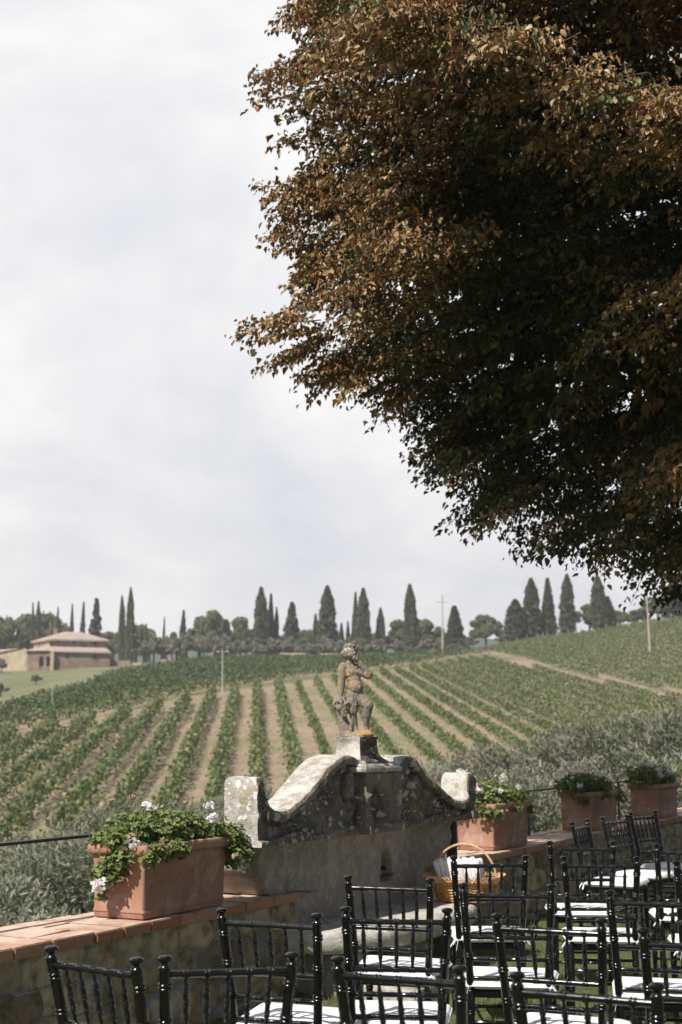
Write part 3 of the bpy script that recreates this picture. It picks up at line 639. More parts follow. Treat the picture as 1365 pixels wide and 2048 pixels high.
    b = MB(); b.box((X(36), ya+6., Z(1312)), (.8, .3, 2.3), rz=-.6); b.build('doorway', sh, root)
    return root
farmhouse()
g_ = []
def ywall(px0, px1, py, D, hgt, lab):
    a, b_ = atY(px0, py, D), atY(px1, py, D); b = MB(); g = min(hz(a[0], D)[0], hz(b_[0], D)[0])
    b.box(((a[0]+b_[0])/2, D, g+hgt/2-.5), (b_[0]-a[0], .5, hgt+1)); tag(b.build('yard_wall', M['plaster'] if 'pale' in lab else M['wall'], bevel=.05), lab, 'wall')
ywall(224, 262, 1328, 301, 1.2, 'low brown yard wall right of the farmhouse'); ywall(268, 284, 1328, 298, 0.6, 'short pale wall piece in the farmhouse yard'); ywall(322, 348, 1322, 306, 0.8, 'pale wall piece among the small olives')
ywall(560, 612, 1318, 306, 1.5, 'long pale wall piece under the ridge near the dark fir'); ywall(640, 700, 1316, 306, 1.4, 'pale wall piece behind the statue head')
def pole(px, yt, yb, D, r, mat, name, lab, cat, cross=None, lean=0., lamp=False):
    t = atY(px, yt, D); bse = atY(px+lean, yb, D); z = hz(bse[0], D)[0]-.2
    root = empty(name, (bse[0], D, z), 0, lab, cat); b = MB(); b.tube([(0, 0, 0), (t[0]-bse[0], 0, t[2]-z)], [r, r*.6], 8); b.build('shaft', mat, root, True)
    if cross:
        b = MB(); zz = (t[2]-z)*cross[1]; xx = (t[0]-bse[0])*cross[1]; b.box((xx, 0, zz), (cross[0], .12, .12)); a = b.build('crossarm', mat, root)
        for q in (-.46, .46):
            b = MB(); b.lathe([(.05, 0), (.09, .06), (.06, .16), (.0, .2)], (xx+q*cross[0], 0, zz+.06), 8); b.build('insulator', M['concrete'], root)
    if lamp:
        for q in (-1, 1):
            b = MB(); zz = (t[2]-z)*.93; b.tube([(0, 0, zz), (q*.5, 0, zz)], .03, 6); b.lathe([(.03, -.1), (.13, -.06), (.13, .06), (.03, .12)], (q*.55, 0, zz), 8); b.build('lamp_head', M['concrete'], root)
    return root
pole(445.5, 1297, 1368, 165, .085, M['concrete'], 'lamp_post', 'pale slim lamp post with two round heads in the vineyard', 'lamp post', lamp=True)
pole(885, 1190, 1312, 255, .17, M['polepink'], 'utility_pole', 'wooden utility pole with one crossarm at the top of the vineyard', 'utility pole', (1.9, .885), lean=1)
pole(1294, 1192, 1342, 215, .17, M['polepink'], 'utility_pole', 'leaning grey utility pole on the right slope', 'utility pole', (1.1, .9), lean=8)
pole(105, 1365, 1418, 150, .06, M['concrete'], 'slim_post', 'short thin pale post at the foot of the meadow', 'post')
# ------------------------------------------------------------------ terrace wall and coping
def wall_run(s0, s1, lab, endcap=True):
    root = empty('stone_wall', W(s0, T0, 0), 0, lab, 'wall'); ox, oy, _ = W(s0, T0, 0)
    step = .014 if s0 < 11 else .022; L = s1-s0; ns = int(L/step)+1; nz = 46
    S = np.linspace(0, L, ns); Zr = np.linspace(-.12, ZW-.058, nz); SS, Z2 = np.meshgrid(S, Zr, indexing='ij')
    # irregular coursed rubble: jittered cells
    cx = []; zz = -.1
    r_ = np.random.default_rng(int(s0*10)+50)
    while zz < ZW+.1:
        h_ = r_.uniform(.12, .21); x = -.3
        while x < L+.4:
            wd = r_.uniform(.2, .52); cx.append((x+wd/2, zz+h_/2+r_.uniform(-.025, .025), wd/2, h_/2, r_.random())); x += wd
        zz += h_
    cx = np.array(cx); P2 = np.c_[SS.ravel(), Z2.ravel()]
    wob = np.array([mnoise.noise_vector(Vector((p[0]*5, p[1]*6, s0))) for p in P2])*.06
    x_ = P2[:, 0]+wob[:, 0]; z_ = P2[:, 1]+wob[:, 1]*.8
    best = np.full(len(x_), 1e9); sec = np.full(len(x_), 1e9); idx = np.zeros(len(x_), int)
    order = np.argsort(cx[:, 0])
    for i in order:
        c_ = cx[i]; m_ = np.abs(x_-c_[0]) < c_[2]+.25
        w_ = np.where(m_)[0]
        d = np.maximum(np.abs(x_[w_]-c_[0])/c_[2]-1, -1)*c_[2]; e = (np.abs(z_[w_]-c_[1])/c_[3]-1)*c_[3]
        dd = np.maximum(d, e)+.25*np.minimum(d, e)*0
        dd = np.log(np.exp(np.clip(d*40, -20, 20))+np.exp(np.clip(e*40, -20, 20)))/40
        bt = dd < best[w_]; sec[w_] = np.where(bt, best[w_], np.minimum(sec[w_], dd)); best[w_] = np.where(bt, dd, best[w_]); idx[w_] = np.where(bt, i, idx[w_])
    j = np.clip((best+.022)/.03, 0, 1); rn = cx[idx, 4]
    out = (1-j**2)*(.03+.04*((rn*7) % 1))+.012*np.array([mnoise.fractal(Vector((p[0]*12, p[1]*12, 3.)), 1, 2, 3) for p in P2])
    t = T0+.07-out
    X_, Y_, Zz = W(s0+P2[:, 0], t, P2[:, 1]); V = np.c_[X_-ox, Y_-oy, Zz]
    o = link('rubble_face', nmesh('rubble_face', V, grid_faces(ns, nz), {'joint': j, 'rnd': rn}), M['wall'], root, True)
    b = MB(); M3 = Matrix(((DX, -DY, 0), (DY, DX, 0), (0, 0, 1)))
    c = W((s0+s1)/2, T0+.285, 0); b.box((c[0]-ox, c[1]-oy, -2.35), (L-.004, .43, 5.8), M=M3); b.build('wall_core', M['wall'], root)
    # coping of bricks laid across
    s = s0; Vs = []; Fs = []; Rn = []
    def addb(sa, sb, ta, tb, za, zb, rn):
        jt = lambda a=.004: random.uniform(-a, a)
        o_ = len(Vs); q = [(sa, ta, za), (sb, ta, za), (sb, tb, za), (sa, tb, za), (sa, ta, zb), (sb, ta, zb), (sb, tb, zb), (sa, tb, zb)]
        for a_, b2, c2 in q:
            v = W(a_+jt(.003), b2+jt(.005), c2+jt(.0025)); Vs.append((v[0]-ox, v[1]-oy, v[2])); Rn.append(rn)
        Fs.extend([tuple(k+o_ for k in q2) for q2 in ((0, 3, 2, 1), (4, 5, 6, 7), (0, 1, 5, 4), (1, 2, 6, 5), (2, 3, 7, 6), (3, 0, 4, 7))])
    while s < s1-.02:
        wd = min(random.uniform(.2, .36), s1-s)
        sp = T0+random.uniform(.14, .42); dz = random.uniform(-.003, .003)
        addb(s+.003, s+wd-.003, T0+random.uniform(-.008, .006), sp-.003, ZW-.055, ZW+dz, random.random())
        addb(s+.003, s+wd-.003, sp+.003, T0+.54+random.uniform(-.01, .01), ZW-.055, ZW+random.uniform(-.003, .003), random.random()); s += wd
    me = nmesh('coping', np.array(Vs), np.array(Fs), {'rnd': Rn})
    bm = bmesh.new(); bm.from_mesh(me); bmesh.ops.bevel(bm, geom=bm.edges[:], offset=.005, segments=2, affect='EDGES'); bm.to_mesh(me); bm.free()
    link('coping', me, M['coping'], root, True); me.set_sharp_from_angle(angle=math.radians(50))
    b = MB(); c = W((s0+s1)/2, T0+.27, 0); b.box((c[0]-ox, c[1]-oy, ZW-.034), (L-.02, .51, .052), M=M3); b.build('mortar_bed', simple('mortar', (.45, .38, .31), .95, .1, .2, 20, bs=.4), root)
    return root
wall_run(-1.5, 7.9, 'low rubble stone wall with terracotta coping left of the fountain')
wall_run(10.42, 27, 'low rubble stone wall with terracotta coping right of the fountain')
# railing
def railing(pa, pb, posts, lab, zr=1.04, t=T0+.475):
    root = empty('iron_railing', W(pa, t, ZW), 0, lab, 'railing'); ox, oy, _ = W(pa, t, 0)
    def L_(s, z, tt=t): x, y, q = W(s, tt, z); return (x-ox, y-oy, z-ZW)
    b = MB(); M3 = Matrix(((DX, -DY, 0), (DY, DX, 0), (0, 0, 1))); c = L_((pa+pb)/2, zr); b.box(c, (pb-pa, .042, .016), M=M3); b.build('handrail', M['iron'], root)
    for s in posts:
        b = MB(); b.tube([L_(s, ZW-.01), L_(s, zr-.008)], .011, 8); b.lathe([(.028, -.003), (.028, .006), (.012, .01)], L_(s, ZW), 10); b.build('post', M['iron'], root, True)
railing(-1.2, 7.78, [-.8, 1.6, 4.0, 5.35-2, 7.6, 7.72], 'black iron handrail on the coping left of the fountain')
railing(10.9, 26, [13.2, 16.1, 19, 22, 25], 'black iron handrail on the coping behind the right-hand planters')
b = MB(); x, y, _ = W(7.63, T0+.2); b.tube([(0, 0, -.01), (0, 0, .02), (0, 0, .34)], [.034, .029, .029], 14); o = b.build('iron_post', M['rust'], None, True); o.location = (x, y, ZW); tag(o, 'short thick rusty iron post standing on the coping under the left stone wing', 'post')
b = MB(); x, y, _ = W(10.5, T0+.1); b.tube([(0, 0, -.01), (0, 0, .33)], [.045, .045], 14); o = b.build('iron_post', M['iron'], None, True); o.location = (x, y, ZW); tag(o, 'black iron post under the right stone wing beside the second planter', 'post')
# ------------------------------------------------------------------ fountain
TF = 4.44
prof = [(7.284, 1.318), (7.30, 1.335), (7.345, 1.338), (7.365, 1.315), (7.375, 1.21), (7.40, 1.165), (7.464, 1.136), (7.55, 1.128), (7.642, 1.142), (7.795, 1.19), (7.953, 1.273), (8.117, 1.369), (8.238, 1.424), (8.33, 1.447), (8.391, 1.452), (8.497, 1.439), (8.56, 1.41), (8.59, 1.36), (8.61, 1.335), (8.62, 1.345), (9.16, 1.345), (9.18, 1.365), (9.257, 1.418), (9.34, 1.436), (9.432, 1.418), (9.53, 1.36), (9.636, 1.285), (9.777, 1.246), (9.92, 1.178), (10.076, 1.115), (10.20, 1.085), (10.33, 1.078), (10.415, 1.10), (10.435, 1.17), (10.45, 1.25), (10.475, 1.283), (10.55, 1.283), (10.585, 1.262)]
pr = np.array(prof)
fo = empty('stone_fountain', W(8.93, TF+.1, 0), 0, 'weathered lichen-covered stone fountain with curved crest and projecting bench', 'fountain'); FOX, FOY, _ = W(8.93, TF+.1, 0)
def slab():
    Sx = np.unique(np.concatenate([np.arange(7.284, 10.585, .011), pr[:, 0]])); zt = np.interp(Sx, pr[:, 0], pr[:, 1]); zb = .935+0*Sx
    n = len(Sx); nz = 44; q = np.linspace(0, 1, nz)**.85
    thick = .225
    rows = []
    S2 = np.repeat(Sx[:, None], nz, 1); Zm = zb[:, None]+(zt-zb)[:, None]*q[None]
    # relief on the front
    dt = (zt[:, None]-Zm)
    sl = np.gradient(zt, Sx); dn = dt/np.sqrt(1+np.clip(sl, -3, 3)**2)[:, None]
    rel = np.zeros_like(Zm)
    inblk = (S2 > 8.54) & (S2 < 9.08); wing = (S2 < 7.375) | (S2 > 10.42)
    rel += np.where((dn < .06) & ~wing & ~inblk, .032, 0)+np.where((dn > .06) & (dn < .085) & ~wing & ~inblk, -.012, 0)
    for (cs, cz, R0, dr) in ((8.40, 1.28, .135, 1), (9.42, 1.24, .145, -1)):
        rr = np.hypot((S2-cs), (Zm-cz)); a = np.arctan2(Zm-cz, (S2-cs)*dr)
        sp_ = .5+.5*np.cos((rr/.046-a/(2*np.pi))*2*np.pi); ov = np.hypot((S2-cs)/.8, Zm-(cz-.03))/R0; rel = np.where((ov < .62) & ~inblk, .03+.02*np.sqrt(np.clip(1-(ov/.62)**2, 0, 1))*sp_, np.where((ov < .72) & ~inblk, -.02, rel))
    rel += np.where(inblk, .06, 0)+np.where(inblk & ((np.abs(S2-8.57) < .03) | (np.abs(S2-9.05) < .03)), .02, 0); rel += np.where(inblk & (np.hypot((S2-8.81)/.16, (Zm-1.12)/.17) < 1), -.055*np.clip(1-np.hypot((S2-8.81)/.16, (Zm-1.12)/.17), 0, .35)/.35, 0)
    rr = np.hypot((S2-8.81)/.8, Zm-1.13); rel += np.where(inblk & (rr < .085), .035*(.5+.5*np.cos(rr/.03*2*np.pi)), 0)
    # swept ribs from the scrolls down to the base
    for cs, d_ in ((8.55, -1), (9.32, 1)):
        rib = np.abs((S2-(cs+d_*(1.2-Zm)*.9))); rel += np.where((rib < .03) & (Zm < 1.2) & (Zm > .98), .04*(1-rib/.03), 0)
    wav = .985+.018*np.sin((S2-8.93)*9); rel += np.where(Zm < wav, .028, 0)
    rel += np.where(wing, .006, 0)
    nz_ = np.array([mnoise.fractal(Vector((a_*9, b_*9, 2.)), 1, 2, 4) for a_, b_ in zip(S2.ravel(), Zm.ravel())]).reshape(S2.shape)
    rel += .012*nz_
    edge = np.clip(dn/.02, 0, 1); rel -= .012*(1-edge)
    F_ = TF-rel; K = []
    for i in range(n):
        col = []
        for j in range(nz): col.append((Sx[i], F_[i, j], Zm[i, j]))
        for qd in (.03, .09, .15, .2):
            col.append((Sx[i], TF+qd, zt[i]+.008*mnoise.noise(Vector((Sx[i]*8, qd*20, 0)))+.004))
        col.append((Sx[i], TF+thick, zt[i]-.012))
        for qd in (.66, .33, 0): col.append((Sx[i], TF+thick, zb[i]+(zt[i]-zb[i])*qd))
        K.append(col)
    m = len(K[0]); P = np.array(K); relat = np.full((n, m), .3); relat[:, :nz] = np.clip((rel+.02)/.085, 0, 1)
    X_, Y_, Z_ = W(P[..., 0], P[..., 1], P[..., 2]); V = np.stack([X_-FOX, Y_-FOY, Z_], -1).reshape(-1, 3)
    F1 = [tuple(r) for r in grid_faces(n, m)]; F1 += [(i*m, i*m+m-1, (i+1)*m+m-1, (i+1)*m) for i in range(n-1)]
    F1 += [tuple(range(m)), tuple((n-1)*m+k for k in range(m))[::-1]]
    me = nmesh('carved_crest', V, F1, {'relief': relat.ravel()}); bm = bmesh.new(); bm.from_mesh(me); bmesh.ops.recalc_face_normals(bm, faces=bm.faces)
    # rough chipped ends
    bmesh.ops.triangulate(bm, faces=[f_ for f_ in bm.faces if len(f_.verts) > 4]); bm.to_mesh(me); bm.free()
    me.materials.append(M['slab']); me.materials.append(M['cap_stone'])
    fn_ = Vector(W(0, -1, 0)); fn_.z = 0
    nfr = m-1
    for q_, p_ in enumerate(me.polygons):
        fr = q_ < (n-1)*nfr and (q_ % nfr) < nz-1
        p_.material_index = 0 if (fr and p_.normal.dot(fn_) > -.3) or p_.normal.dot(fn_) > .45 or p_.normal.z < -.5 else 1  # dark stone on front-facing faces, pale stone on tops and sides
    o = link('carved_crest', me, None, fo, True); me.set_sharp_from_angle(angle=math.radians(60)); return o
slab()
def stone_block(name, s0, s1, t0, t1, z0, z1, mat, parent, s_in=0, rough=.006, cuts=10, ofs=(None, None)):
    """rounded worn block; lower rectangle s0..s1,t0..t1, upper shrunk by s_in"""
    bm = bmesh.new(); vs = []
    for z, k in ((z0, 0), (z1, s_in)):
        for a, b_ in ((s0+k, t0+k), (s1-k, t0+k), (s1-k, t1-k), (s0+k, t1-k)): vs.append(bm.verts.new((a, b_, z)))
    for q in ((0, 3, 2, 1), (4, 5, 6, 7), (0, 1, 5, 4), (1, 2, 6, 5), (2, 3, 7, 6), (3, 0, 4, 7)): bm.faces.new([vs[i] for i in q])
    bmesh.ops.recalc_face_normals(bm, faces=bm.faces)
    bmesh.ops.bevel(bm, geom=bm.edges[:], offset=min(.014, (z1-z0)*.2), segments=2, affect='EDGES')
    bmesh.ops.subdivide_edges(bm, edges=bm.edges[:], cuts=cuts, use_grid_fill=True)
    for v in bm.verts:
        c = v.co; nn_ = mnoise.noise_vector(c*11)*rough+mnoise.noise_vector(c*35)*rough*.4; c2 = c+nn_
        x, y, z = W(c2.x, c2.y, c2.z); v.co = (x-FOX, y-FOY, z)
    me = bpy.data.meshes.new(name); bm.to_mesh(me); bm.free(); return link(name, me, mat, parent, True)
# body
def body():
    zr = np.linspace(.33, .94, 52); lz = [.33, .6, .62, .66, .70, .74, .78, .83, .88, .91, .94]; ls = [7.93, 7.93, 7.60, 7.575, 7.555, 7.50, 7.47, 7.462, 7.50, 7.475, 7.44]
    L_ = np.interp(zr, lz, ls); R_ = 17.86-L_; R_ = np.minimum(R_, 10.43); n = 250; K = []
    for j, z in enumerate(zr):
        row = []
        for i in range(n):
            u = i/(n-1); s = L_[j]+(R_[j]-L_[j])*u; t = 4.55
            ed = min(s-L_[j], R_[j]-s); t += .03*max(0, 1-ed/.03)**2
            t += .02*math.exp(-((s-(L_[j]+.26))/.05)**2)-.012*math.exp(-((s-(L_[j]+.16))/.06)**2)
            t -= .02*max(0, (z-.86)/.08)
            a = abs(s-9.20)/.085; zt_ = .70+.085*math.sqrt(max(0, 1-a*a)) if a < 1 else 0
            if a < 1 and .58 < z < zt_: t += .06
            elif a < 1.32 and .56 < z < .70+.115*math.sqrt(max(0, 1-(a/1.32)**2)): t -= .01
            t += .005*mnoise.fractal(Vector((s*8, z*8, 1)), 1, 2, 4); row.append((s, t, z))
        K.append([(L_[j], 5.0, z)]+row+[(R_[j], 5.0, z)])
    P = np.array(K); X_, Y_, Z_ = W(P[..., 0], P[..., 1], P[..., 2]); V = np.stack([X_-FOX, Y_-FOY, Z_], -1).reshape(-1, 3); m = n+2
    F_ = [tuple(r) for r in grid_faces(len(zr), m)]; F_ += [(i*m, (i+1)*m, (i+1)*m+m-1, i*m+m-1) for i in range(len(zr)-1)]
    me = nmesh('back_panel', V, F_); bm = bmesh.new(); bm.from_mesh(me); bmesh.ops.recalc_face_normals(bm, faces=bm.faces); bm.to_mesh(me); bm.free()
    link('back_panel', me, M['bodystone'], fo, True); me.set_sharp_from_angle(angle=math.radians(50))
body()
b = MB()
x, y, _ = W(9.20, 4.575); b.tube([(x-FOX, y-FOY, .66), (x-FOX+.03, y-FOY-.02, .655)], .016, 10); b.build('spout', M['rust'], fo, True)
stone_block('side_pier', 7.68, 8.3, 4.61, 4.82, ZW-.1, .94, M['plaster'], fo, 0, .003, 6)
stone_block('crest_cornice', 8.47, 9.06, TF-.10, TF+.27, 1.338, 1.372, M['cap_stone'], fo, 0, .004, 8)
stone_block('crest_cornice', 8.51, 9.04, TF-.07, TF+.25, 1.372, 1.392, M['cap_stone'], fo, 0.012, .004, 8)
stone_block('crest_cornice', 8.55, 9.01, TF-.04, TF+.235, 1.392, 1.41, M['cap_stone'], fo, .02, .004, 8)
# flared pedestal
bm = bmesh.new(); rings = []
for z, a in ((1.40, .20), (1.412, .19), (1.43, .16), (1.455, .142), (1.50, .13), (1.545, .128), (1.558, .136), (1.572, .136)):
    q = []
    for k in range(4):
        sx, sy = [(-1, -1), (1, -1), (1, 1), (-1, 1)][k]; nx, ny = [(-1, -1), (1, -1), (1, 1), (-1, 1)][(k+1) % 4]
        for i in range(8): u = i/8; q.append(bm.verts.new((8.745+a*(sx+(nx-sx)*u), TF+.09+.66*a*(sy+(ny-sy)*u), z)))
    rings.append(q)
for i in range(len(rings)-1):
    for k in range(32): bm.faces.new((rings[i][k], rings[i][(k+1) % 32], rings[i+1][(k+1) % 32], rings[i+1][k]))
bm.faces.new(rings[-1]); bmesh.ops.recalc_face_normals(bm, faces=bm.faces)
for v in bm.verts:
    c2 = v.co+mnoise.noise_vector(v.co*18)*.006; x, y, z = W(*c2); v.co = (x-FOX, y-FOY, z)
me = bpy.data.meshes.new('pedestal'); bm.to_mesh(me); bm.free(); me.materials.append(stonemat('dark_stone', (.27, .235, .195), (.05, .042, .034), (.58, .54, .48), 0, .7, .72, 1.)); me.materials.append(M['cap_stone']); fn_ = Vector(W(0, -1, 0))
for p_ in me.polygons: p_.material_index = 0 if p_.normal.dot(fn_) > .6 else 1  # front faces get the darker stone, all others the pale one
link('pedestal', me, None, fo, True); me.set_sharp_from_angle(angle=math.radians(45))
# bench slab: bow front
def bench():
    a, bb, cs = 1.14, .62, 8.88; out = []
    N = 90
    for i in range(N+1):
        q = math.pi*i/N; c_, s_ = math.cos(q), math.sin(q); e = 2/2.7
        out.append((cs-a*math.copysign(abs(c_)**e, c_), 4.56-bb*abs(s_)**e))
    V = []; rings = []
    pr_ = [(.0, .405, .4), (.5, .405, .75), (.88, .404, .96), (.955, .398, .985), (.99, .375, 1), (1., .34, 1), (.985, .30, 1), (.95, .275, .98), (.8, .27, .9), (.0, .27, .4)]
    for r_, z, _ in pr_:
        rg = []
        for s, t in out:
            ss = cs+(s-cs)*(1-(1-r_)*.35 if r_ > .5 else (.82*r_/.5 if r_ > 0 else .0)); tt = 4.56+(t-4.56)*r_ if r_ < 1 else t
            nz = mnoise.fractal(Vector((ss*7, tt*7, z*7)), 1, 2, 3)*.007; x, y, q = W(ss, tt-nz, z+nz); rg.append((x-FOX, y-FOY, q))
        rings.append(rg)
    V = np.array(rings).reshape(-1, 3); return link('bench_slab', nmesh('bench_slab', V, grid_faces(len(pr_), N+1)), M['bench'], fo, True)
bench()
stone_block('bench_pier', 7.98, 8.22, 4.16, 4.6, -.05, .285, M['bodystone'], fo, .01, .005, 7)
stone_block('bench_pier', 9.5, 9.74, 4.16, 4.6, -.05, .285, M['bodystone'], fo, .01, .005, 7)
stone_block('bench_pier', 8.6, 9.16, 4.2, 4.6, -.05, .285, M['bodystone'], fo, .02, .005, 7)
stone_block('lower_panel', 7.9, 10.43, 4.54, 4.9, -.1, .36, M['bodystone'], fo, 0, .006, 9)
stone_block('foot_step', 7.95, 8.45, 3.72, 4.1, -.05, .10, M['bench'], fo, .01, .004, 6)
# ------------------------------------------------------------------ statue
def statue():
    bm = bmesh.new()
    def ball(c, r, sc_=(1, 1, 1), rot=None):
        m_ = Matrix.Translation(c) @ (rot.to_4x4() if rot else Matrix.Identity(4)) @ Matrix.Diagonal((r*sc_[0], r*sc_[1], r*sc_[2], 1)); bmesh.ops.create_icosphere(bm, subdivisions=2, radius=1, matrix=m_)
    def limb(p, q, r0, r1, n=None):
        p, q = Vector(p), Vector(q); n = n or max(3, int((q-p).length/(min(r0, r1)*.35)))
        for i in range(n+1): u = i/n; ball(p.lerp(q, u), r0+(r1-r0)*u)
    # base mound
    ball((0, 0, .0), 1, (.125, .10, .028)); ball((.05, -.02, .01), 1, (.09, .075, .03)); ball((-.07, .0, .015), 1, (.06, .06, .04))
    # standing leg, furry thigh
    limb((-.022, 0, .285), (-.03, -.022, .185), .058, .043); limb((-.03, -.022, .185), (-.012, -.005, .085), .034, .024); limb((-.012, -.005, .085), (-.002, -.012, .035), .022, .019)
    limb((-.002, -.012, .03), (.01, -.06, .022), .022, .017)
    ball((-.04, -.03, .235), .036, (1, 1, 1.5))
    # bent leg
    limb((.02, 0, .275), (.088, -.028, .215), .052, .042); limb((.088, -.028, .215), (.078, -.015, .15), .04, .036); limb((.078, -.015, .15), (.074, .0, .075), .034, .021); limb((.074, 0, .075), (.078, -.005, .035), .021, .02); limb((.078, -.005, .028), (.10, -.055, .02), .021, .016)
    for k in range(5): ball((.098+.008*(k-2), -.068, .018), .0075); ball((.008+.007*(k-2), -.075, .018), .0075)
    # trunk of the body
    ball((-.005, .0, .29), .064, (1, .85, .9)); ball((.002, -.012, .345), .062, (1, .92, 1)); ball((-.005, 0, .40), .056, (1.02, .82, 1)); ball((-.018, 0, .45), .06, (1.12, .8, .95)); ball((-.022, 0, .485), .05, (1.35, .8, .7))
    ball((.005, -.058, .34), .006); ball((-.05, .0, .275), .04); ball((.035, .02, .27), .038)
    # neck and head
    limb((-.022, -.005, .50), (-.02, -.012, .545), .031, .028)
    hd = (-.026, -.012, .592)
    ball(hd, .056, (1, 1.02, 1.06)); ball((-.002, -.045, .578), .034, (1, .9, 1)); ball((.015, -.066, .582), .011, (1, 1.2, 1)); ball((.02, -.052, .556), .014, (1.3, 1, .8)); ball((.012, -.058, .566), .009, (1.6, 1, .7)); ball((-.018, -.058, .572), .018); ball((.026, -.035, .572), .017)
    ball((-.005, -.058, .602), .014, (1.8, 1, .6)); ball((-.068, -.02, .585), .014, (.7, 1, 1.3))
    r_ = random.Random(4)
    for i in range(70):
        a = r_.uniform(0, 6.28); e = r_.uniform(-.25, 1.45); d = Vector((math.cos(a)*math.cos(e), math.sin(a)*math.cos(e), math.sin(e)))
        if d.y < -.45 and d.z < .55: continue
        ball(Vector(hd)+d*.054+Vector((0, 0, .004)), r_.uniform(.010, .016))
    # arm hanging to the stump (image left)
    limb((-.074, -.005, .488), (-.088, -.008, .46), .037, .036); limb((-.085, -.008, .47), (-.103, -.012, .365), .036, .029); limb((-.103, -.012, .365), (-.118, -.03, .285), .030, .021); ball((-.126, -.036, .268), .023, (1.15, 1, .8))
    for k, (dx, dy) in enumerate([(-.026, -.012), (-.014, -.028), (.0, -.034), (.014, -.032)]): limb((-.128+dx*.5, -.04+dy*.5, .268), (-.128+dx*1.3, -.042+dy*1.1, .238), .0085, .007)
    limb((-.108, -.05, .27), (-.094, -.06, .25), .009, .007)
    # raised arm: elbow out, hand to the mouth
    limb((.025, -.002, .478), (.05, -.006, .455), .034, .034); limb((.045, -.008, .46), (.102, -.02, .432), .034, .032); ball((.112, -.022, .432), .031)
    limb((.112, -.024, .44), (.055, -.04, .505), .030, .022); limb((.055, -.04, .505), (.035, -.048, .535), .021, .018); ball((.03, -.055, .545), .019)
    for k in range(4): limb((.034-.006*k, -.062, .552-.006*k), (.018-.006*k, -.074, .562-.006*k), .0075, .006)
    limb((.04, -.055, .548), (.035, -.066, .57), .008, .006)
    # stump with drapery and grapes
    limb((-.135, -.01, .235), (-.11, -.005, .13), .042, .034); limb((-.11, -.005, .13), (-.075, .0, .02), .038, .055); ball((-.148, -.02, .225), .034, (1, 1, 1.25)); ball((-.12, -.045, .205), .035)
    for i in range(46):
        u = r_.random(); a = r_.uniform(-1.2, 1.2); zz = .235-.1*u; rad = .040*(1-.65*u)
        ball((-.093+math.sin(a)*rad, -.05-math.cos(a)*rad*.8, zz), r_.uniform(.0085, .011))
    limb((-.05, -.02, .02), (-.03, -.03, .12), .022, .012)
    me = bpy.data.meshes.new('statue'); bm.to_mesh(me); bm.free(); o = link('statue', me)
    md = o.modifiers.new('r', 'REMESH'); md.mode = 'VOXEL'; md.voxel_size = .0032
    sm = o.modifiers.new('s', 'SMOOTH'); sm.iterations = 3; sm.factor = .5
    dg = bpy.context.evaluated_depsgraph_get(); m2 = bpy.data.meshes.new_from_object(o.evaluated_get(dg)); bpy.data.objects.remove(o)
    co = np.empty(len(m2.vertices)*3, np.float32); m2.vertices.foreach_get('co', co); co = co.reshape(-1, 3); co[:, 0] -= .028*np.clip((co[:, 2]-.25)/.3, 0, 1)
    fur = (co[:, 2] < .30) & (co[:, 2] > .16) & (co[:, 0] > -.08)
    nr = np.empty(len(co)*3, np.float32); m2.vertices.foreach_get('normal', nr); nr = nr.reshape(-1, 3)
    dv = np.array([mnoise.noise(Vector((c[0]*110, c[1]*110, c[2]*35)))*.0035 if f_ else mnoise.noise(Vector(c*60))*.0012 for c, f_ in zip(co, fur)])
    m2.vertices.foreach_set('co', (co+nr*dv[:, None]).ravel()); m2.update()
    x, y, z = W(8.72, TF+.09, 1.575); o = link('statue', m2, M['putto'], None, True); o.location = (x+.005, y, z); o.scale = (.9, .94, .96)
    tag(o, 'stone statue of a putto with hand at mouth and grapes, spotted with orange lichen', 'statue')
    return o
statue()
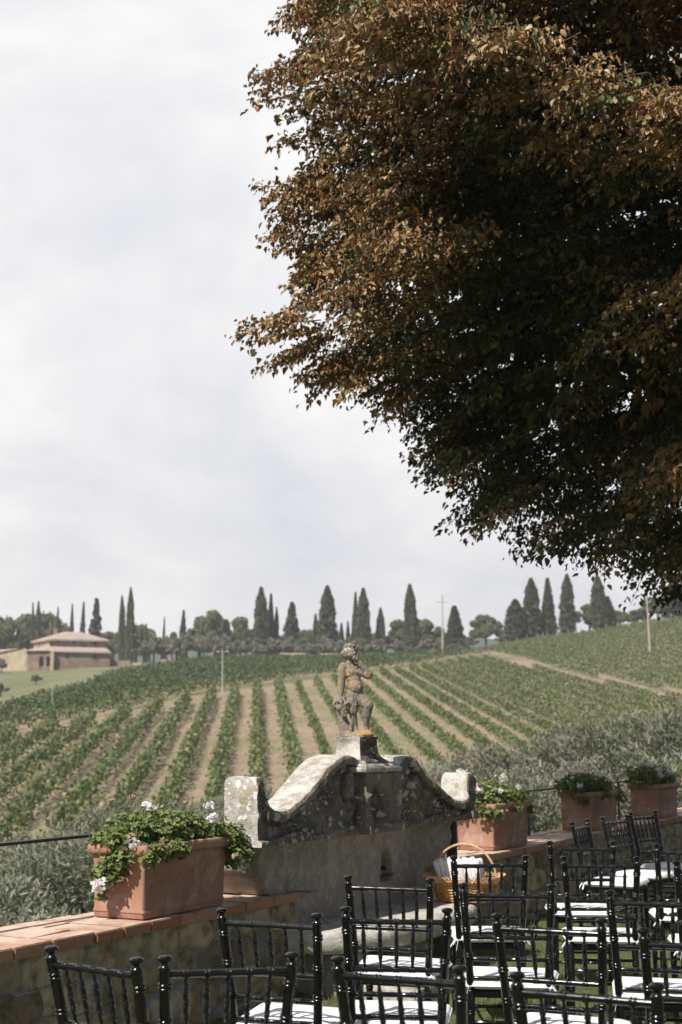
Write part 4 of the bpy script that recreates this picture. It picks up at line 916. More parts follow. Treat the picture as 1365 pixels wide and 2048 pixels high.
# ------------------------------------------------------------------ planters
def planter(sc_, tc_, lab, L=.79, Wd=.335, Hh=.385, rot=0):
    """front-left bottom corner at wall coords (s,t)"""
    x, y, _ = W(sc_, tc_); root = empty('planter', (x, y, ZW+.002), math.atan2(DY, DX)+rot, lab, 'planter', 'terracotta planters on the coping')
    def rect(k, z, r=.014, n=4):
        x0, x1, y0, y1 = -k, L+k, -k, Wd+k; P = []
        for cx_, cy_, a0 in ((x0+r, y0+r, math.pi), (x1-r, y0+r, 1.5*math.pi), (x1-r, y1-r, 0), (x0+r, y1-r, .5*math.pi)):
            for i in range(n+1): a = a0+math.pi/2*i/n; P.append((cx_+r*math.cos(a), cy_+r*math.sin(a), z))
        return P
    def shell(levels, name, mat, closed=True):
        R_ = [rect(*l) for l in levels]; n = len(R_[0]); V = [p for r in R_ for p in r]
        F_ = [(i*n+k, i*n+(k+1) % n, (i+1)*n+(k+1) % n, (i+1)*n+k) for i in range(len(R_)-1) for k in range(n)]
        F_.append(tuple(range(n))[::-1]); 
        if closed: F_.append(tuple((len(R_)-1)*n+k for k in range(n)))
        b = MB(); b.add(V, F_); return b.build(name, mat, root, True)
    shell([(-.012, 0), (-.004, .006), (-.002, .03), (.002, .034), (.001, .044), (-.002, .048), (0, .2), (.004, .315), (.009, .318), (.009, .326), (-.02, .327)], 'box_body', M['terra'])
    shell([(.006, .326), (.022, .332), (.03, .345), (.03, .372), (.024, .383), (.0, .386), (-.012, .38), (-.016, .34), (-.016, .33)], 'rim', M['terra'])
    b = MB(); b.box((L/2, Wd/2, .352), (L-.05, Wd-.05, .012)); b.build('soil', M['soil'], root)
    # garland relief on the long faces
    b = MB()
    for k in range(5):
        u = (k+.5)/5; cx_ = L*(.12+.76*u)
        for i in range(9):
            a = i/8*math.pi; b.lathe([(.007, -.003), (.009, 0), (.006, .003)], (cx_-.052*math.cos(a), .004, .215-.034*math.sin(a)), 8)
        b.lathe([(.008, -.006), (.014, 0), (.008, .006)], (cx_-.055, .006, .232), 8)
    b.build('garland_relief', M['terra'], root, True); return root
PL = [(6.326, T0+.04, 'nearest terracotta planter of white geraniums on the coping left of the fountain'), (11.32, T0+.075, 'second terracotta planter, just right of the stone fountain behind the basket'),
      (14.05, T0+.11, 'third terracotta planter, bright end lit, right of the railing post'), (16.4, T0+.09, 'fourth terracotta planter, near the right edge above the turned chairs'), (18.75, T0+.09, 'farthest terracotta planter, cut by the right edge')]
for p in PL: planter(*p)
# geranium plants
GL = [(0, -.05, 0)]+[(math.sin(a)*(.5+.07*((k) % 2)), .42-math.cos(a)*.5, .04+.26*(k % 2)) for k, a in enumerate(np.linspace(.6, 2*math.pi-.6, 8))]+[(0, .42, -.02)]
GF = [(9, i, i+1) for i in range(0, 8)]+[(9, 8, 0)]
def geranium(pl, lab, clumps, flowers, n, seed, tall=(.0, .17)):
    r_ = np.random.default_rng(seed); s0, t0 = pl[0], pl[1]; L, Wd = .79, .335
    root = empty('geranium_plant', W(s0, t0, ZW+.35), math.atan2(DY, DX), lab, 'plant', 'white geraniums in the planters')
    P = []; ctr = []
    for (u, v, z, r) in clumps:
        m = int(2.3*n*r*r/.0045); d = r_.normal(size=(m, 3)); d /= np.linalg.norm(d, axis=1, keepdims=True); rad = r*np.cbrt(r_.uniform(.25, 1, m))*r_.choice([.9, 1, 1.12, 1.38], m)
        P.append(np.array([u, v, z])+d*rad[:, None]*np.array([1, 1, .85])); ctr.append(d)
    P = np.concatenate(P); d = np.concatenate(ctr); m = len(P)
    k = ~((P[:, 2] < .02) & (P[:, 0] > .01) & (P[:, 0] < L-.01) & (P[:, 1] > .005) & (P[:, 1] < Wd-.005)); P, d = P[k], d[k]; m = len(P)
    lum = vnoise(P, 14, seed); up = d*.7+np.array([0, 0, .55])+runit(m)*.55; up /= np.linalg.norm(up, axis=1, keepdims=True)
    fw = np.cross(up, runit(m)); R = rotmats(m, fw, up)
    V, F, at = scatter(GL, GF, P, R, r_.uniform(.018, .036, m), np.clip(.45+.45*lum+r_.normal(0, .2, m), 0, 1))
    link('foliage', nmesh('foliage', V, F, at), M['geranium'], root, True)
    b = MB()
    for (u, v, z, r) in clumps:
        for i in range(7):
            a = r_.uniform(0, 6.28); b.tube([(min(max(u, .05), L-.05), min(max(v, .05), Wd-.05), .0), (u+math.cos(a)*r*.3, v+math.sin(a)*r*.3, z), (u+math.cos(a)*r*.9, v+math.sin(a)*r*.9, z+r*.5)], [.004, .003, .002], 5)
    for i in range(16):
        u, v = r_.uniform(0, L), r_.uniform(.05, Wd-.05); h_ = r_.uniform(.17, .27); q = (u+r_.uniform(-.05, .05), v+r_.uniform(-.05, .05), h_); b.tube([(u, v, .02), ((u+q[0])/2, (v+q[1])/2, h_*.6), q], [.003, .0022, .0016], 5); b.lathe([(.001, -.008), (.006, 0), (.004, .006), (.001, .009)], q, 6)
    for (u, v, z, r, kind) in flowers:
        b.tube([(u, v+.02, max(.02, z-.12)), (u+.01, v+.01, z-.05), (u, v, z)], [.0025, .002, .002], 5)
    b.build('stems', M['stem'], root)
    for (u, v, z, r, kind) in flowers:
        mm_ = int(52*(r/.035)**1.6) if kind != 'd' else 26; d = r_.normal(size=(mm_, 3)); d /= np.linalg.norm(d, axis=1, keepdims=True)
        q = np.array([u, v, z])+d*(r*r_.uniform(.5, 1.3, mm_))[:, None]*np.array([1.1, 1.1, .7]); R = rotmats(mm_, np.cross(d, runit(mm_)), d+runit(mm_)*.5)
        V, F, at = scatter([(-.3, 0, .0), (.3, 0, 0), (.52, .6, .16), (.2, 1, .08), (-.2, 1, .1), (-.52, .6, .14)], [(0, 1, 2, 3), (0, 3, 4, 5)], q, R, r_.uniform(.015, .024, mm_), r_.random(mm_))
        link('dry_flower_head' if kind == 'd' else 'flower_head', nmesh('flower_head', V, F, at), M['dry'] if kind == 'd' else M['petal'], root, True)
    return root
# near planter: clump list (along, across, up, radius); across 0 = side facing the lawn
c1 = [(.03, .28, .05, .075), (-.02, .15, .05, .07), (.10, .12, .09, .085), (.12, .25, .10, .08), (.22, .1, .07, .08), (.28, .22, .12, .09), (.36, .08, .10, .085), (.42, .2, .13, .09), (.5, .1, .10, .085), (.56, .2, .11, .085), (.64, .12, .09, .085), (.72, .2, .09, .08), (.78, .08, .07, .08), (.84, .02, .03, .09), (.90, .02, -.03, .085), (.88, -.03, -.09, .07), (.96, .04, -.06, .07), (.82, -.05, -.04, .05),
      (-.045, .12, -.03, .06), (-.055, .18, -.08, .055), (-.06, .24, -.11, .055), (-.055, .16, -.13, .05), (-.06, .22, -.225, .025), (.02, -.02, -.01, .05), (.12, -.03, .0, .055), (.28, -.035, .0, .05), (.03, -.03, -.05, .03), (.2, -.03, .01, .05)]
f1 = [(-.09, .21, -.165, .052, 'w'), (-.02, .06, .045, .028, 'w'), (.0, .09, .075, .02, 'd'), (.36, .24, .215, .035, 'w'), (.41, .26, .205, .02, 'd'), (.46, .3, .215, .018, 'w'), (.66, .0, .145, .032, 'w'), (.92, .2, .20, .022, 'w'), (.87, -.07, -.14, .028, 'w'), (.83, -.08, -.10, .022, 'd'), (.80, -.07, -.07, .02, 'd'), (.99, -.02, -.10, .018, 'd'), (1.0, -.03, -.085, .014, 'w'), (.1, .3, .25, .014, 'd'), (.33, .33, .27, .010, 'd'), (.78, .28, .22, .012, 'd'), (.6, .3, .19, .02, 'd')]
geranium(PL[0], 'white geranium spilling over both ends of the nearest planter', c1, f1, 52, 11)
c2 = [(-.02, .2, .07, .08), (.05, .1, .06, .08), (.12, .2, .12, .09), (.2, .08, .09, .09), (.28, .2, .13, .1), (.36, .08, .09, .09), (.45, .2, .12, .1), (.52, .06, .08, .09), (.6, .18, .1, .1), (.68, .06, .07, .09), (.76, .16, .07, .09), (.84, .08, .03, .08), (.86, .0, -.04, .055), (.02, -.03, -.03, .055), (-.04, .05, -.03, .06), (-.05, .3, .03, .07), (.45, -.03, .0, .05)]
f2 = [(-.0, .28, .27, .035, 'w'), (-.03, .12, .13, .03, 'w'), (-.03, .33, .2, .022, 'w'), (.22, .34, .22, .022, 'w'), (.38, .06, .22, .028, 'w'), (.05, .2, .22, .02, 'w'), (-.02, .14, .17, .016, 'd'), (.3, .1, .23, .016, 'd')]
f2 = [(a, b, c+.02, r*1.15, k) for a, b, c, r, k in f2]+[(.6, .0, .16, .024, 'w'), (.72, .2, .19, .022, 'w'), (.15, .0, .14, .02, 'w')]
geranium(PL[1], 'white geranium filling the second planter beside the fountain', c2, f2, 44, 12)
c3 = [(-.03, .2, .07, .09), (.05, .1, .08, .09), (-.05, .3, .1, .08), (.12, .25, .13, .1), (.2, .1, .1, .1), (.3, .2, .13, .1), (.4, .08, .1, .1), (.5, .2, .1, .1), (.6, .1, .08, .1), (.72, .15, .05, .1), (.82, .05, .0, .09), (-.04, .1, -.04, .06), (.95, .0, -.05, .07), (.3, -.04, .02, .07)]
f3 = [(-.06, .3, .2, .035, 'w'), (.0, .22, .29, .03, 'w'), (.02, .2, .34, .026, 'd'), (.03, .16, .26, .018, 'w'), (-.06, .34, .27, .018, 'd'), (.2, .1, .24, .02, 'w')]
f3 = [(a, b, c+.02, r*1.15, k) for a, b, c, r, k in f3]+[(.35, .02, .2, .028, 'w'), (.5, .1, .22, .024, 'w'), (.68, .0, .12, .022, 'w'), (-.08, .1, .1, .026, 'w')]
geranium(PL[2], 'white geranium trailing to the right out of the third planter', c3, f3, 36, 13)
c4 = [(-.03, .25, .08, .1), (.08, .1, .1, .1), (.05, .3, .16, .1), (.2, .2, .17, .11), (.35, .1, .14, .11), (.5, .2, .15, .11), (.65, .1, .1, .11), (.8, .1, .05, .1)]
f4 = [(.05, .1, .27, .04, 'w'), (.2, .05, .2, .035, 'w'), (.38, .0, .23, .035, 'w'), (.1, .0, .14, .03, 'w'), (.5, .0, .16, .035, 'w'), (.0, .3, .3, .03, 'w')]
geranium(PL[3], 'shaded white geranium in the fourth planter', c4, f4, 34, 14)
geranium(PL[4], 'shaded white geranium at the right edge in the farthest planter', c4, f4, 30, 15)
# ------------------------------------------------------------------ basket
def basket():
    bx, by, _ = onz(930, 1803, .405); root = empty('wicker_basket', (bx, by, .408), math.radians(-14), 'brown wicker basket with hoop handle standing on the stone bench', 'basket'); root.scale = (.88, .88, .93)
    b = MB(); nl = 15; a0, b0_, a1, b1_ = .20, .125, .275, .185; hh = .17; n = 48
    def pt(u, z, dr=0):
        q = 2*math.pi*u; k = z/hh; ea = a0+(a1-a0)*k+dr; eb = b0_+(b1_-b0_)*k+dr; e = 2/3.4
        c_, s_ = math.cos(q), math.sin(q); return (ea*math.copysign(abs(c_)**e, c_), eb*math.copysign(abs(s_)**e, s_), z)
    for i in range(nl):
        z = .008+i*(hh-.02)/(nl-1); b.tube([pt(k/n, z+random.uniform(-.001, .001), .006*(1 if (k//2+i) % 2 else -1)) for k in range(n+1)], .0062, 5, False)
    b.build('woven_side', M['wicker'], root, True)
    b = MB()
    V = [pt(k/40, 0, -.008) for k in range(40)]+[pt(k/40, hh, -.012) for k in range(40)]
    b.add(V, [(k, (k+1) % 40, 40+(k+1) % 40, 40+k) for k in range(40)]+[tuple(range(40))]); b.build('lining', simple('dark_wicker', (.16, .08, .03), .8, .2), root)
    b = MB()
    for k in range(76):
        u = k/76; p, q = Vector(pt(u, hh-.025, .004)), Vector(pt(u+.012, hh+.03, .04)); r_ = Vector(pt(u+.024, hh+.0, .03)); b.tube([p, q, r_], .005, 5)
    b.build('braided_rim', M['wickerpale'], root, True)
    b = MB()
    for off in (-.011, 0, .011):
        b.tube([Vector((.272*math.cos(a), off*1.0, .1+.33*max(0, math.sin(a))**.9)) if 0 < a < math.pi else Vector((.24*math.cos(a), off, .02)) for a in [-.2]+list(np.linspace(.02, math.pi-.02, 28))+[math.pi+.2]], .0075, 8)
    b.build('hoop_handle', M['wickerpale'], root, True)
    b = MB(); b.tube([(-.26, -.03, .12), (-.215, -.12, .02)], .006, 6); b.tube([(-.26, -.0, .12), (-.2, -.09, .02)], .006, 6); b.build('side_wrap', M['wickerpale'], root, True)
    # paper cones standing in the basket
    rz = math.radians(-14); cr, sr = math.cos(rz), math.sin(rz); r_ = random.Random(3)
    cm = bpy.data.meshes.new('paper_cone'); c = MB(); c.lathe([(.004, -.12), (.014, -.03), (.021, .06), (.023, .085), (.02, .1), (.012, .108), (0, .11)], n=12)
    first = None; k = 0
    for i in range(11):
        for j in range(3):
            lx = (-.195+i*.032+j*.008)*.88; ly = (-.07+j*.06)*.88
            if lx > .13: continue
            x, y = bx+lx*cr-ly*sr, by+lx*sr+ly*cr
            if first is None: first = c.build('paper_cone', M['paper'], None, True); o = first
            else: o = first.copy(); COL.objects.link(o)
            o.location = (x, y, .408+.185+r_.uniform(-.012, .016)); o.rotation_euler = (r_.uniform(-.12, .12), r_.uniform(-.28, -.1)+lx*.4, r_.uniform(0, 6)*0+rz)
            tag(o, 'white paper cone standing upright in the wicker basket', 'paper cone', 'white paper cones in the basket'); k += 1
basket()
# ------------------------------------------------------------------ chairs
def rod(b, p, q, r0, r1, rings=(), rr=None, n=10, rw=.0042, belly=0., double=True):
    p, q = Vector(p), Vector(q); L = (q-p).length; st = [(0, r0), (1, r1)]
    if belly:
        st = [(0, r0), (.12, r0), (.3, r0+belly), (.5, r0+belly*1.15), (.7, r0+belly), (.88, r1), (1, r1)]
    def R(u):
        for (a, x), (c, y) in zip(st, st[1:]):
            if a <= u <= c: return x+(y-x)*(u-a)/(c-a+1e-9)
        return r1
    us = {a: R(a) for a, _ in st}; k = rw/L
    for g in rings:
        for c in ((g-1.5*k, g+1.5*k) if double else (g,)):
            bs = R(min(max(c, 0), 1)); up = (rr or bs*.28)
            us[c-k*1.15] = bs; us[c-k*.5] = bs+up*.85; us[c] = bs+up; us[c+k*.5] = bs+up*.85; us[c+k*1.15] = bs
    ks = sorted(u for u in us if -.001 <= u <= 1.001); b.tube([p.lerp(q, u) for u in ks], [us[u] for u in ks], n)
def make_chair():
    root = empty('chair'); K = M['black']
    hb, ht, hs = .178, .198, .172          # half widths: ground, top, seat
    yb0, ys, yt = -.245, -.185, -.262
    zt = .885
    def bp(sx, z):
        if z <= .44: u = z/.44; return Vector((sx*(hb+(hs-hb)*u), yb0+(ys-yb0)*u, z))
        u = (z-.44)/(zt-.44); return Vector((sx*(hs+(ht-hs)*u), ys+(yt-ys)*u+.012*math.sin(u*math.pi), z))
    for sx in (-1, 1):
        b = MB(); rod(b, bp(sx, 0), bp(sx, .44), .0145, .0178, (.25, .5, .8), n=12)
        zz = [.44, .55, .66, .78, zt]
        for a, c in zip(zz, zz[1:]): rod(b, bp(sx, a), bp(sx, c), .0178 if a < .6 else .0172, .0172, (.12,) if a == .44 else (.5,), n=12)
        o = b.build('back_post', K, root, True)
        p = bp(sx, zt); b = MB(); b.lathe([(.0165, -.004), (.0195, 0), (.0195, .003), (.0165, .006), (.0125, .013), (.0125, .017), (.0185, .022), (.0225, .028), (.0225, .033), (.016, .039), (.0, .041)], p, 16); b.build('finial', K, o, True)
    def rail(z, r, rings, name='rail'):
        b = MB(); rod(b, bp(-1, z), bp(1, z), r, r, rings, n=10); b.build(name, K, root, True)
    us = [(i+1)/6 for i in range(5)]
    rail(.868, .0112, us, 'top_rail'); rail(.682, .0105, us); rail(.585, .0095, (.22, .32, .68, .78)); rail(.50, .0095, (.22, .32, .68, .78))
    for u in us:
        b = MB(); rod(b, bp(-1, .682).lerp(bp(1, .682), u), bp(-1, .868).lerp(bp(1, .868), u), .0052, .0052, (.27, .5, .73), n=8, belly=.0032, rw=.0034, rr=.0022); b.build('spindle', K, root, True)
    fx, fy = .195, .185
    for sx in (-1, 1):
        b = MB(); rod(b, (sx*(fx-.005), fy+.01, 0), (sx*fx, fy, .43), .0135, .0175, (.25, .5, .8), n=12); b.build('front_leg', K, root, True)
    b = MB()
    def seat(k, z, n=10, fx_=None):
        P = []; c = [(-hs-.012-k, ys-.01-k), (hs+.012+k, ys-.01-k), (fx+.02+k, fy+.02+k), (-fx-.02-k, fy+.02+k)]
        for i in range(4):
            p0, p1, p2 = Vector(c[i-1]), Vector(c[i]), Vector(c[(i+1) % 4]); r = .045
            a = p1+(p0-p1).normalized()*r; e = p1+(p2-p1).normalized()*r
            for j in range(n+1): u = j/n; q = a.lerp(p1, u).lerp(p1.lerp(e, u), u); P.append((q.x, q.y, z))
        return P
    def lv(rows, name, mat, par, crown=None):
        n = len(rows[0]); V = [p for r in rows for p in r]; F_ = [(i*n+k, i*n+(k+1) % n, (i+1)*n+(k+1) % n, (i+1)*n+k) for i in range(len(rows)-1) for k in range(n)]
        F_ += [tuple(range(n))[::-1], tuple((len(rows)-1)*n+k for k in range(n))]; b = MB(); b.add(V, F_); return b.build(name, mat, par, True)
    lv([seat(-.004, .415), seat(0, .419), seat(0, .441), seat(-.005, .446)], 'seat', K, root)
    rows = [seat(-.012, .447), seat(.004, .452), seat(.010, .462), seat(.011, .472), seat(.004, .483)]
    def shrink(rows_, s, z): return [(x*s, (y-0.0)*s, z) for x, y, _ in rows_]
    base = seat(.004, .483)
    rows += [shrink(base, .93, .490), shrink(base, .75, .495), shrink(base, .45, .498), shrink(base, .12, .499)]
    cu = lv(rows, 'cushion', M['cushion'], root)
    for v in cu.data.vertices: v.co.z += .008*mnoise.noise(v.co*9); v.co += Vector((v.co.x, v.co.y, 0)).normalized()*.004*mnoise.noise(v.co*14+Vector((3, 1, 2)))
    b = MB(); pp = seat(.0125, .467); b.tube([p for p in pp]+[pp[0]], .0028, 6, False); b.build('piping', M['cushion'], cu, True)
    for sx in (-1, 1):
        b = MB(); p = bp(sx, .465)
        for e, (dx, dy, dz) in enumerate(((sx*.035, -.03, -.02), (sx*.05, .0, -.035), (sx*.02, -.05, -.05))):
            q = p+Vector((dx, dy, dz)); m_ = p.lerp(q, .5)+Vector((0, 0, .02)); w_ = Vector((0, .006, .004))
            V = [p-w_, p+w_, m_-w_, m_+w_, q-w_, q+w_]; b.add(V, [(0, 1, 3, 2), (2, 3, 5, 4)])
        b.lathe([(.003, -.006), (.009, 0), (.003, .006)], p+Vector((sx*.012, -.018, 0)), 8); b.build('tie', M['cushion'], cu)
    for z in (.15, .28):
        for sx in (-1, 1):
            b = MB(); rod(b, bp(sx, z), (sx*(fx-.003), fy+.006, z), .0085, .0085, (.3, .7), n=8); b.build('stretcher', K, root, True)
        b = MB(); rod(b, (-fx+.003, fy+.006, z+.03), (fx-.003, fy+.006, z+.03), .0085, .0085, (.3, .7), n=8); b.build('stretcher', K, root, True)
        b = MB(); rod(b, bp(-1, z+.03), bp(1, z+.03), .0085, .0085, (.3, .7), n=8); b.build('stretcher', K, root, True)
    return root
ch0 = make_chair(); used = [0]
GCH = 'black bamboo-turned chairs with white cushions on the lawn'
def chair(mx, my, ang, label, face=1):
    """mx,my = midpoint of the two finials on the ground plan, ang = heading of the back from left to right"""
    a = math.radians(ang)+(0 if face > 0 else math.pi)
    o = ch0 if not used[0] else copy_tree(ch0); used[0] = 1
    off = Vector((0, .262)); ox = -math.sin(a)*off.y; oy = math.cos(a)*off.y
    o.location = (mx+ox, my+oy, 0); o.rotation_euler = (random.uniform(-.008, .008), random.uniform(-.009, .009), a); tag(o, label, 'chair', GCH)
CH = [(-.77, 4.6, -39, 'black chair at the lower left corner, turned in front of the stone wall'),
      (-.352, 4.56, 12, 'black chair in the bottom row, second from the left'),
      (.17, 4.43, -25, 'black chair in the bottom row, third from the left, right of the middle'),
      (.672, 4.11, -24, 'nearest and largest black chair back, at the bottom right'),
      (-.28, 5.65, -20, 'black chair in front of the end of the left stone wall'),
      (.21, 5.73, -3, 'black chair whose top rail crosses in front of the bench slab'),
      (.77, 5.45, -22, 'black chair directly behind the nearest one at bottom right'),
      (1.24, 5.08, -15, 'black chair at the right edge in the second row from the bottom'),
      (.22, 6.92, -14, 'black chair closest to the fountain panel, left of the basket'),
      (.75, 6.6, -8, 'black chair just below the wicker basket, front one of the two'),
      (1.36, 6.30, -14, 'black chair at the right edge in the third row, wide top rail'),
      (.83, 8.06, -2, 'black chair whose back overlaps the wicker basket'),
      (1.43, 8.0, -8, 'black chair right of centre, with white cushions showing through its back'),
      (1.98, 7.72, -8, 'black chair cut by the right edge in the fourth row'),
      (1.52, 9.17, -6, 'farthest of the chairs seen square from behind, below the three turned ones'),
      (2.12, 8.88, -8, 'black chair at the right edge in the farthest row, left post visible')]
for c in CH: chair(*c)
for c in [(1.86, 11.3, 64, 'turned black chair in front of the third planter, narrowest of the three seen side-on'), (2.26, 11.95, 50, 'middle one of the three turned black chairs by the wall'), (2.62, 12.6, 46, 'rightmost of the three turned black chairs by the wall')]: chair(*c, face=-1)
# ------------------------------------------------------------------ big tree at right
def linden():
    D0 = 11.6; TX, TY = 5.2, 12.4
    root = empty('linden_tree', (TX, TY, 0), 0, 'large tree with brown autumn leaves overhanging from the right', 'tree')
    org = np.array([TX, TY, 0.])
    out = [(655, -500), (640, -60), (640, 60), (655, 130), (640, 200), (672, 290), (650, 330), (645, 390), (668, 430), (655, 490), (690, 560), (645, 630), (680, 690), (725, 735), (790, 770), (850, 800), (890, 870), (960, 940), (1010, 975), (1130, 985), (1190, 1035), (1300, 1062), (1420, 1100), (1700, 1150), (2300, 1050), (2700, 400), (2700, -700), (2200, -1300), (1300, -1350), (800, -1000)]
    Q = np.array([atY(px, py, D0)[[0, 2]] for px, py in out])
    def edge_d(X, Z):
        dm = np.full(len(X), 1e9); n = len(Q)
        for i in range(n):
            a_, b_ = Q[i], Q[(i+1) % n]; ab = b_-a_; t = np.clip(((X-a_[0])*ab[0]+(Z-a_[1])*ab[1])/(ab@ab), 0, 1); dm = np.minimum(dm, np.hypot(X-a_[0]-t*ab[0], Z-a_[1]-t*ab[1]))
        return dm
    x0, x1, z0, z1 = Q[:, 0].min(), Q[:, 0].max(), Q[:, 1].min(), Q[:, 1].max()
    sprays = []
    N = 19500; X = rng.uniform(x0, x1, N); Z = rng.uniform(z0, z1, N); k = inpoly(X, Z, Q); X, Z = X[k], Z[k]; d = edge_d(X, Z)
    T = np.sqrt(np.maximum(.02, 2*3.0*np.minimum(d, 3.0)-np.minimum(d, 3.0)**2))
    lob = np.array([mnoise.fractal(Vector((a*.6+3, 0, b*1.5+a*.35)), 1, 2, 2) for a, b in zip(X, Z)])
    RG = [([(560, 150), (760, 110), (900, 60), (1100, 40), (1400, 70), (1800, 60)], .95, .42), ([(560, 350), (700, 215), (830, 215), (1000, 300), (1150, 385), (1400, 400), (1900, 420)], 1.15, .36),
          ([(520, 640), (640, 590), (760, 540), (900, 590), (1020, 640)], .9, .4), ([(560, 480), (700, 430), (800, 420), (900, 460)], .75, .3), ([(1130, 740), (1230, 690), (1400, 650)], .85, .22), ([(1230, 985), (1330, 940), (1450, 900)], .8, .22), ([(760, 330), (860, 330), (960, 400)], .4, .2)]
    lob = lob*.5-.42
    for ln, am, wz in RG:
        q = np.array([atY(a, b, D0)[[0, 2]] for a, b in ln]); zc = np.interp(X, q[:, 0], q[:, 1]); inside = np.clip((X-q[0, 0])/.3, 0, 1)*np.clip((q[-1, 0]-X)/.5, 0, 1)
        dz = Z-zc; lob += am*inside*np.exp(-np.where(dz > 0, (dz/(wz*.55))**2, (dz/(wz*1.25))**2))
    qb = np.array([atY(a, b, D0)[[0, 2]] for a, b in RG[1][0]]); zb_ = np.interp(X, qb[:, 0], qb[:, 1]); xs_ = np.clip((X-.55)/.9, 0, 1)
    prot = sum(np.exp(-((Z-np.interp(X, *np.array([atY(a, b, D0)[[0, 2]] for a, b in RG[k_][0]]).T))/.35)**2)*(X > atY(*RG[k_][0][0], D0)[0]) for k_ in (4, 5))
    lob = lob-np.clip(.72*(zb_-.25-Z), 0, 1.9)*xs_*(1-np.clip(prot, 0, 1)*.9)
    side = rng.random(len(X))
    # front shell, back shell and inner layers; the shell undulates in drooping tiers
    u = np.where(side < .52, -1+.14*rng.random(len(X)), np.where(side < .68, 1, rng.uniform(-.9, .9, len(X))))
    Yq = D0+u*T*(1+.0*lob)-np.where(u < -.5, 1.15*lob, 0)
    # viewing-ray correction so tier outlines stay where they are seen
    kx = Yq/D0; Xq = X*np.where(kx < 1, .5+.5*kx, 1); Zq = H+(Z-H)*np.where(kx < 1, .45+.55*kx, 1)
    P0 = np.c_[Xq, Yq, Zq]; cen = np.array([TX-.8, TY, 6.8])
    dirv = P0-cen; dirv /= np.linalg.norm(dirv, axis=1, keepdims=True)
    # branch tips that stick out of the outline
    tips = [(500, 118, 620, 180), (508, 180, 610, 200), (548, 262, 640, 270), (520, 130, 640, 140), (512, 345, 640, 385), (530, 365, 650, 420), (527, 448, 640, 470), (545, 470, 650, 500), (600, 565, 680, 540), (468, 640, 620, 640), (500, 655, 640, 660), (530, 650, 650, 660), (522, 712, 640, 690), (560, 700, 660, 700), (618, 775, 700, 730), (690, 770, 760, 730), (785, 822, 830, 770), (828, 845, 920, 860), (832, 905, 920, 890), (905, 972, 960, 920), (935, 1048, 1030, 980), (960, 1030, 1060, 980), (1062, 1092, 1160, 1040), (1110, 1085, 1200, 1040), (1205, 1132, 1240, 1060), (1240, 1100, 1270, 1050), (1275, 1120, 1290, 1050), (1340, 1142, 1365, 1080), (1360, 1110, 1400, 1080), (640, 5, 720, 60), (590, 90, 680, 130), (640, 420, 700, 420), (1150, 1060, 1210, 1030), (560, 215, 640, 230), (600, 745, 680, 710), (870, 930, 930, 900), (1000, 1010, 1060, 975)]
    for q_ in range(26):
        ty = random.uniform(-20, 760); bx_ = 650+random.uniform(-10, 30)+(60 if ty > 680 else 0); tips.append((bx_-random.uniform(45, 110), ty+random.uniform(-6, 22), bx_, ty))
    P1 = []; D1 = []; L1 = []
    for tx, ty, bx_, by_ in tips:
        Dp = D0-.35+random.uniform(-.5, .3); a, b_ = atY(tx, ty, Dp), atY(bx_, by_, Dp+.25); v = a-b_; L = np.linalg.norm(v)
        P1.append(b_); D1.append(v/L); L1.append(L)
        P1.append(b_+v*.25+rng.normal(0, .05, 3)); D1.append((v/L+rng.normal(0, .16, 3))); L1.append(L*.55)
    twigs = []
    LP = []; LF = []; LU = []; LR = []; LE = []; LS = []
    def spray(p, dr, L, n, ex, wide=1., big=1.):
        side_ = np.cross(dr, [0, 0, 1.]); side_ /= max(1e-6, np.linalg.norm(side_))
        u_ = np.linspace(.05, 1., n)+rng.normal(0, .03, n); dro = -.22*L*u_**2
        base = p[None]+dr[None]*(u_*L)[:, None]; base[:, 2] += dro
        sg = np.where(np.arange(n) % 2 == 0, 1, -1)*rng.uniform(.25, 1.15, n)*.095*wide
        pos = base+side_[None]*sg[:, None]+rng.normal(0, .03, (n, 3))
        fwd = side_[None]*np.sign(sg)[:, None]*.75+dr[None]*.55+np.array([0, 0, -.65])+rng.normal(0, .42, (n, 3))
        up_ = np.array([-.25, -.35, .9])+rng.normal(0, .5, (n, 3))
        LP.append(pos); LF.append(fwd); LU.append(up_); LR.append(np.clip(rng.normal(.56 if ex > .5 else .12, .27 if ex > .5 else .14, n)+rng.normal(0, .08), 0, 1)); LE.append(np.full(n, ex)); LS.append(rng.uniform(.03, .066, n)*big)  # less exposed sprays: green leaves, tone lowered further as painted shade
        twigs.append([tuple(p-dr*.1), tuple(p+dr*L*.5+np.array([0, 0, -.055*L])), tuple(p+dr*L*.98+np.array([0, 0, -.2*L]))])
    for i in range(len(P0)):
        front = u[i] < -.5 or d[i] < .7
        vis = -1.6 < X[i] < 3.4 and Z[i] < 9.2
        inner = not front and abs(u[i]) < .93
        if not vis and rng.random() < .5: continue
        n = 54 if (front and vis) else 26 if vis else 14
        dr = dirv[i]*np.array([1, 1, .55])+rng.normal(0, .3, 3)+np.array([-.25, -.1, -.12]); dr /= np.linalg.norm(dr)
        shade_tone = xs_[i]*np.clip((zb_[i]-.15-Z[i])/.4, 0, 1)*(1-np.clip(prot[i], 0, 1))  # recessed lower right: shade painted in by darker green leaf colour
        ex = .1+.9*(rng.random() < (.9 if front and lob[i] > -.05 else .45 if front else .08)*(1-.93*shade_tone))
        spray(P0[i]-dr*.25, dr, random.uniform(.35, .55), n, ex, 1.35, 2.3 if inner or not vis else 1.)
    for q_, (p, dr, L) in enumerate(zip(P1, D1, L1)):
        sparse = q_//2 in (17, 18); low = tips[q_//2][1] > 830
        spray(p, dr/np.linalg.norm(dr), L, (int(60*L/.4)+14)//(4 if sparse else 1), .1 if low and q_ % 3 else 1., .85)
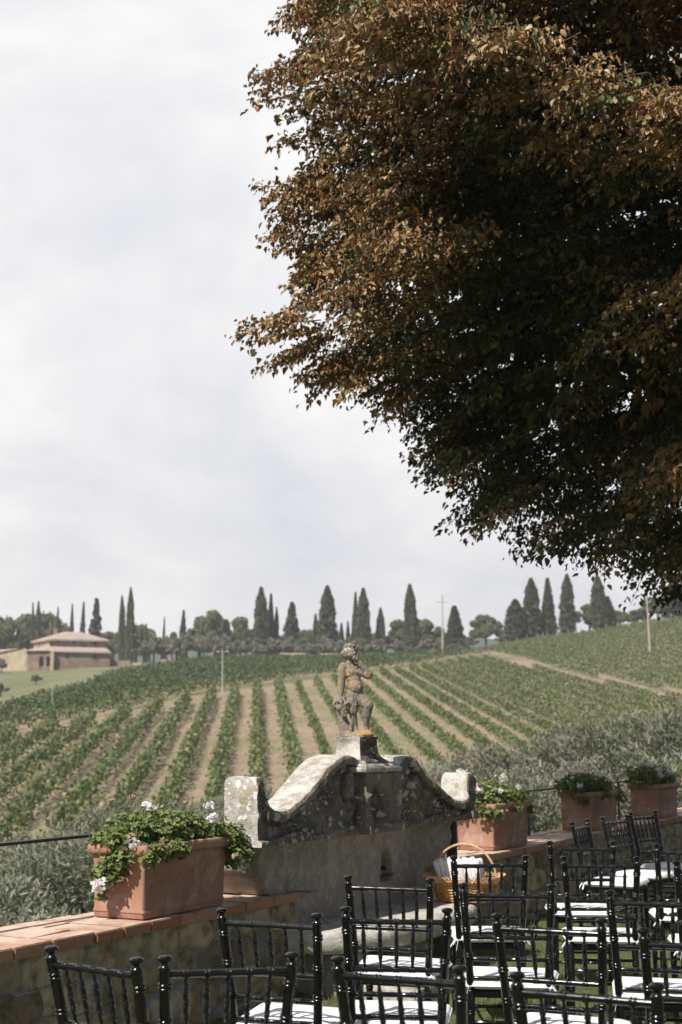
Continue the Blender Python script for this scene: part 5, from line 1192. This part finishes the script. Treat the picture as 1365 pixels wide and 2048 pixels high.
    LP = np.concatenate(LP)-org; LF = np.concatenate(LF); LU = np.concatenate(LU); LR = np.concatenate(LR); LE = np.concatenate(LE); LS = np.concatenate(LS)
    LV = [(0, 0, 0), (-.40, .22, .16), (.40, .22, .14), (-.40, .62, .20), (.36, .66, .24), (0, 1.08, -.12), (0, .5, -.03)]
    LFc = [(0, 6, 1), (1, 6, 3), (3, 6, 5), (5, 6, 4), (4, 6, 2), (2, 6, 0)]
    n = len(LP); Rm = rotmats(n, LF, LU)
    curl = rng.uniform(.2, 2.6, n)                                     # dry leaves roll up along the midrib
    tv = np.array(LV)[None].repeat(n, 0); tv[:, :, 2] *= curl[:, None]; tv[:, :, 0] *= np.clip(1.02-.33*curl, .26, .9)[:, None]
    tv += rng.normal(0, .035, tv.shape)
    V = np.einsum('nij,nkj->nki', Rm, tv)*LS[:, None, None]+LP[:, None]; F = np.array(LFc)[None]+(np.arange(n)*7)[:, None, None]
    at = {'rnd': np.repeat(LR, 7), 'ex': np.repeat(LE*.8, 7), 'rim': np.tile([.3, 1, 1, 1, 1, 1, 0.], n)}
    print('linden leaves', n)
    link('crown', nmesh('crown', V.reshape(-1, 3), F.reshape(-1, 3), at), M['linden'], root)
    TVs = []; TFs = []; c = 0
    for tw in twigs:
        for i in range(2):
            a, b_ = np.array(tw[i])-org, np.array(tw[i+1])-org; r = (.006, .004)[i]; r2 = (.004, .002)[i]
            for q, rr in ((a, r), (b_, r2)):
                for k in range(3): TVs.append((q[0]+rr*math.cos(k*2.1), q[1], q[2]+rr*math.sin(k*2.1)))
            TFs += [(c, c+1, c+4, c+3), (c+1, c+2, c+5, c+4), (c+2, c, c+3, c+5)]; c += 6
    link('twigs', nmesh('twigs', np.array(TVs), np.array(TFs)), M['bark'], root)
    b = MB(); b.tube([(0, 0, -.3), (0, 0, .3), (.05, 0, 1.5), (-.1, 0, 3.2), (-.3, 0, 6), (-.5, .1, 9)], [.42, .32, .27, .24, .17, .08], 14); b.build('trunk', M['bark'], root, True)
    for k in range(26):
        a = random.uniform(1.9, 4.6) if k % 3 else random.uniform(0, 6.28); z = random.uniform(4.6, 8.2); R_ = random.uniform(2.2, 3.6) if abs(a-math.pi) < 1 else random.uniform(1.6, 2.3)
        p0 = Vector((-.05*z, 0, z)); e = Vector((math.cos(a)*R_, math.sin(a)*min(R_, 1.5), z+random.uniform(.6, 1.8))); m_ = p0.lerp(e, .5)+Vector((0, 0, random.uniform(.1, .5)))
        b = MB(); b.tube([p0, m_, e], [.1, .06, .02], 7); b.build('limb', M['bark'], root, True)
linden()
for k, o in list(PROTO.items()):
    if k not in USED:
        for c in list(o.children): bpy.data.objects.remove(c)
        bpy.data.objects.remove(o)

# ------------------------------------------------------------------ air
b = MB(); b.box((0, 430, 40), (1500, 980, 110)); hm = bpy.data.materials.new('air'); hm.use_nodes = True; nt = hm.node_tree
nt.nodes.remove(nt.nodes['Principled BSDF']); pv = nt.nodes.new('ShaderNodeVolumePrincipled'); pv.inputs['Color'].default_value = (.9, .92, .97, 1); pv.inputs['Density'].default_value = .00042; pv.inputs['Anisotropy'].default_value = .2
nt.links.new(pv.outputs[0], nt.nodes['Material Output'].inputs['Volume']); tag(b.build('haze', hm), 'thin pale air over the far slope and ridge', 'haze', kind='stuff')
